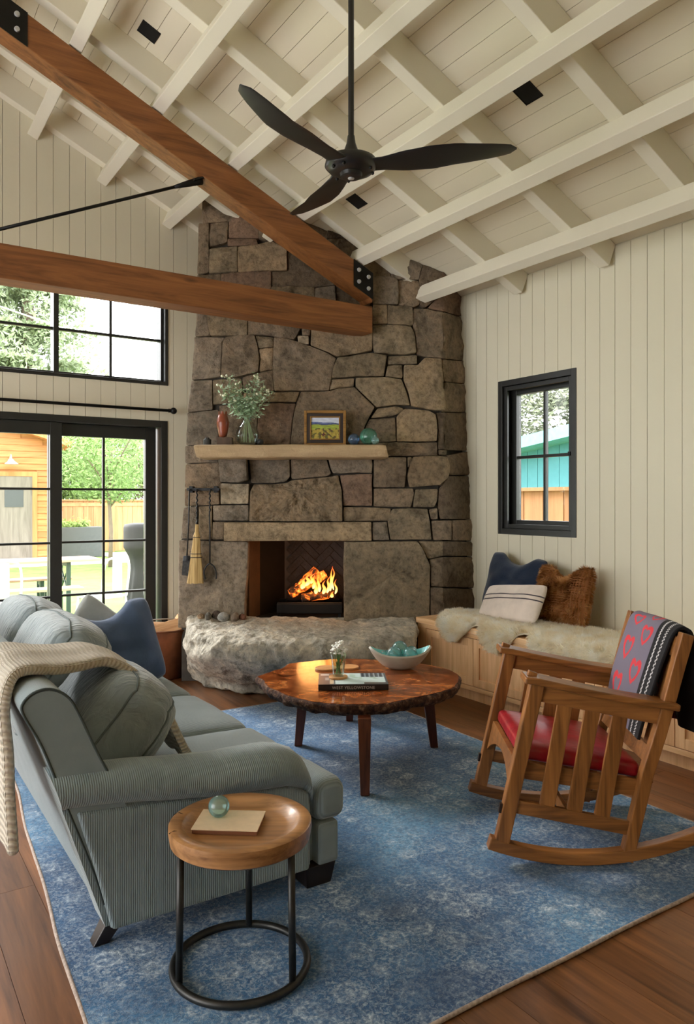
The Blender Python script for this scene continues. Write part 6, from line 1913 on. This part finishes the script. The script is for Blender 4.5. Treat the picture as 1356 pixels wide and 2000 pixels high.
# ---- picnic set
M['picnic_top'] = wood('picnic_board', srgb(172, 132, 108), srgb(216, 184, 160), 'X', .6, .8, .1); M['picnic_leg'] = plain('green_steel', srgb(52, 74, 66), .5)
def picnic(name, label, loc, L, Wd, H, group):
    t = thing(name, label, 'table' if 'table' in name else 'bench', loc, group=group)
    nb2 = 3 if Wd > .4 else 2
    for k in range(nb2):
        y0 = -Wd / 2 + k * Wd / nb2
        MB().box((-L / 2, y0 + .004, H - .03), (L / 2, y0 + Wd / nb2 - .004, H)).build('top_board', M['picnic_top'], t, bevel=.004)
    for x in (-L / 2 + .35, L / 2 - .38):
        mb = MB()
        for y in (-Wd * .36, Wd * .36): mb.box((x - .025, y - .02, 0), (x + .025, y + .02, H - .03))
        mb.box((x - .02, -Wd * .36, H - .09), (x + .02, Wd * .36, H - .03))
        mb.tube([(x, -Wd * .36, H * .45), (x, Wd * .36, H * .85)], .012, 6).tube([(x, Wd * .36, H * .45), (x, -Wd * .36, H * .85)], .012, 6)
        mb.build('trestle', M['picnic_leg'], t)
    return t
picnic('picnic_table', 'long plank picnic table on steel trestles outside the glazed door', (1.45, 10.1, GZ), 2.35, .62, .76, 'picnic set')
picnic('picnic_bench', 'plank bench behind the picnic table outside', (1.36, 10.75, GZ), 2.2, .28, .46, 'picnic set')
picnic('picnic_bench', 'plank bench in front of the picnic table outside', (1.20, 9.45, GZ), 2.2, .28, .46, 'picnic set')
# ---- pale metal chairs
M['pale_metal'] = plain('pale_painted_steel', srgb(206, 208, 204), .45, .1)
def mchair(loc, rz, label):
    t = thing('metal_chair', label, 'chair', loc, rz, 'pale metal garden chairs')
    MB().rbox((-.19, -.19, .435), (.19, .19, .455), .009, 4).build('seat', M['pale_metal'], t, smooth=True, angle=40)
    for sx in (-1, 1):
        for sy in (-1, 1):
            MB().tube([(sx * .17, sy * .17, .44), (sx * .21, sy * .22, 0)], [.018, .013], 8).build('leg', M['pale_metal'], t, smooth=True)
    pts = catmull([(-.18, -.18, .44), (-.19, -.21, .68), (-.15, -.24, .82), (0, -.25, .845), (.15, -.24, .82), (.19, -.21, .68), (.18, -.18, .44)], 6)
    MB().tube(pts, .013, 8).build('back_hoop', M['pale_metal'], t, smooth=True)
    MB().rbox((-.07, -.235, .45), (.07, -.225, .83), .004, 4).build('back_splat', M['pale_metal'], t, smooth=True, angle=40)
    return t
mchair((2.28, 8.45, GZ), R(120), 'pale metal garden chair at the end of the picnic table near the grill')
mchair((1.28, 8.55, GZ), R(172), 'pale metal garden chair with its back to the glazed door')
# ---- trees
M['trunk'] = plain('grey_bark', srgb(128, 112, 98), .9, bump=.5); M['leaf_light'] = plain('spring_leaf', srgb(124, 152, 84), .7, var=.25, nscale=1.5); M['leaf_olive'] = plain('hedge_leaf', srgb(112, 140, 70), .7, var=.3, nscale=1.0)
M['needle_dark'] = plain('olive_needle', srgb(112, 118, 92), .8, var=.3, nscale=.8)
M['needle'] = plain('conifer_needle', srgb(150, 164, 128), .8, var=.3, nscale=.6); M['leaf_pink'] = plain('russet_leaf', srgb(176, 156, 142), .8, var=.3, nscale=1)
yt = thing('young_tree', 'slender young tree with light green leaves on the lawn', 'tree', (4.82, 17.2, GZ))
MB().tube([(0, 0, 0), (.02, 0, .8), (-.02, .02, 1.5), (.03, 0, 2.6)], [.05, .045, .04, .015], 8).build('trunk', M['trunk'], yt, smooth=True)
for k in range(6):
    a = k * 1.05; MB().tube([(-.01, .01, 1.35 + .12 * k), (.35 * math.cos(a), .35 * math.sin(a), 1.8 + .15 * k), (.75 * math.cos(a), .75 * math.sin(a), 2.1 + .2 * k)], [.025, .015, .006], 6).build('branch', M['trunk'], yt, smooth=True)
def crown(c, rx, rz):
    def f(r):
        while True:
            p = Vector((r.uniform(-1, 1), r.uniform(-1, 1), r.uniform(-1, 1)))
            if p.length < 1 and nz(p.x * 2.2 + c[0], p.y * 2.2, p.z * 2.2) > -.22: return (c[0] + p.x * rx, c[1] + p.y * rx, c[2] + p.z * rz)
    return f
leaves(5200, crown((0, 0, 2.4), 1.15, 1.0), .05, 11, M['leaf_light'], 'foliage', yt)
def big_tree(name, label, loc, h, rx, mat, seed, conifer=False, n=9000, leaf=.16, base=.15):
    t = thing(name, label, 'tree', loc, group='trees beyond the fences')
    MB().tube([(0, 0, 0), (.05, 0, h * .5), (0, 0, h * .95)], [h * .025, h * .018, .03], 8).build('trunk', M['trunk'], t, smooth=True)
    if conifer:
        def f(r):
            while True:
                k = r.random() ** .75; z = h * (base + (1 - base) * k); rr = rx * (1 - k) ** .8 + .1
                a = r.uniform(0, 6.283); arm_ = .72 + .28 * math.sin(a * 7 + z * 2.1)
                q = rr * math.sqrt(r.random()) * arm_
                x, y = q * math.cos(a), q * math.sin(a)
                z2 = z - .35 * q / rx * 1.2 + .25 * math.sin(z * 5.0)
                if nz(x * .9, y * .9, z2 * .9 + seed) > -.28: return (x, y, z2)
    else: f = crown((0, 0, h * .62), rx, h * .40)
    leaves(n, f, leaf, seed, mat, 'foliage', t)
    return t
big_tree('conifer', 'tall pale green conifer filling the high window above the door', (5.5, 31.0, GZ), 15.0, 4.6, M['needle'], 3, True, 52000, .12, .10)
big_tree('conifer', 'tall conifer partly hidden at the edge of the high window', (-1.5, 33.0, GZ), 16.0, 4.5, M['needle'], 5, True, 22000, .14, .10)
big_tree('hedge_tree', 'bushy light green tree behind the garden fence seen through the door', (6.4, 25.2, GZ), 4.2, 2.2, M['leaf_light'], 7, False, 14000, .08)
big_tree('hedge_tree', 'russet-leaved tree behind the garden fence at the door jamb', (9.3, 26.0, GZ), 4.0, 1.7, M['leaf_pink'], 8, False, 9000, .07)
big_tree('hedge_tree', 'olive green tree behind the planter and the garden fence', (4.6, 25.8, GZ), 3.6, 1.6, M['leaf_olive'], 9, False, 9000, .07)
big_tree('garden_tree', 'airy tree rising behind the turquoise house in the bench window', (17.5, 13.2, GZ), 9.5, 3.9, M['needle_dark'], 12, True, 34000, .12, .1)
big_tree('garden_tree', 'round olive shrub tree over the roof of the turquoise house', (15.0, 14.6, GZ), 4.9, 1.9, M['needle_dark'], 13, False, 12000, .08)
# ---- turquoise house next door
M['teal'] = plain('turquoise_siding', srgb(74, 136, 148), .7, var=.05); M['teal_roof'] = plain('pale_fascia', srgb(112, 162, 172), .6)
hs = thing('neighbour_house', 'turquoise board-sided house next door seen through the bench window', 'house', (10.2, 9.5, GZ))
zt_ = lambda y: 2.30 - (y - 9.5) * .12
MB().prism([(-5.5, 0), (5.0, 0), (5.0, zt_(14.5) - GZ), (-5.5, zt_(4.0) - GZ)], 0.02, 5.0, Matrix(((0, 0, 1, 0), (1, 0, 0, 0), (0, 1, 0, 0), (0, 0, 0, 1)))).build('wall', M['teal'], hs)
k = -5.5
while k < 5.0:
    MB().prism([(k, 0), (k + .235, 0), (k + .235, zt_(9.5 + k + .235) - GZ), (k, zt_(9.5 + k) - GZ)], -.015, .02, Matrix(((0, 0, 1, 0), (1, 0, 0, 0), (0, 1, 0, 0), (0, 0, 0, 1)))).build('siding_board', M['teal'], hs); k += .245
MB().prism([(-5.8, zt_(3.7) - GZ), (5.3, zt_(14.8) - GZ), (5.3, zt_(14.8) - GZ + .20), (-5.8, zt_(3.7) - GZ + .20)], -.5, 5.2, Matrix(((0, 0, 1, 0), (1, 0, 0, 0), (0, 1, 0, 0), (0, 0, 0, 1)))).build('roof', M['teal_roof'], hs)
# ---- overhead wires
M['wire'] = plain('pale_wire', (.7, .7, .7), .6)
for zz, dz, lab in ((6.9, -1.1, 'upper overhead cable crossing the high window'), (5.75, -1.0, 'lower overhead cable crossing the high window')):
    o = MB().tube([(-4, 17.5, zz + .9), (1.5, 18, zz + .18), (5, 18.3, zz + dz * .55), (9, 18.6, zz + dz * .9)], .018, 6).build('overhead_cable', M['wire'], smooth=True); tag(o, lab, 'cable', 'overhead cables')
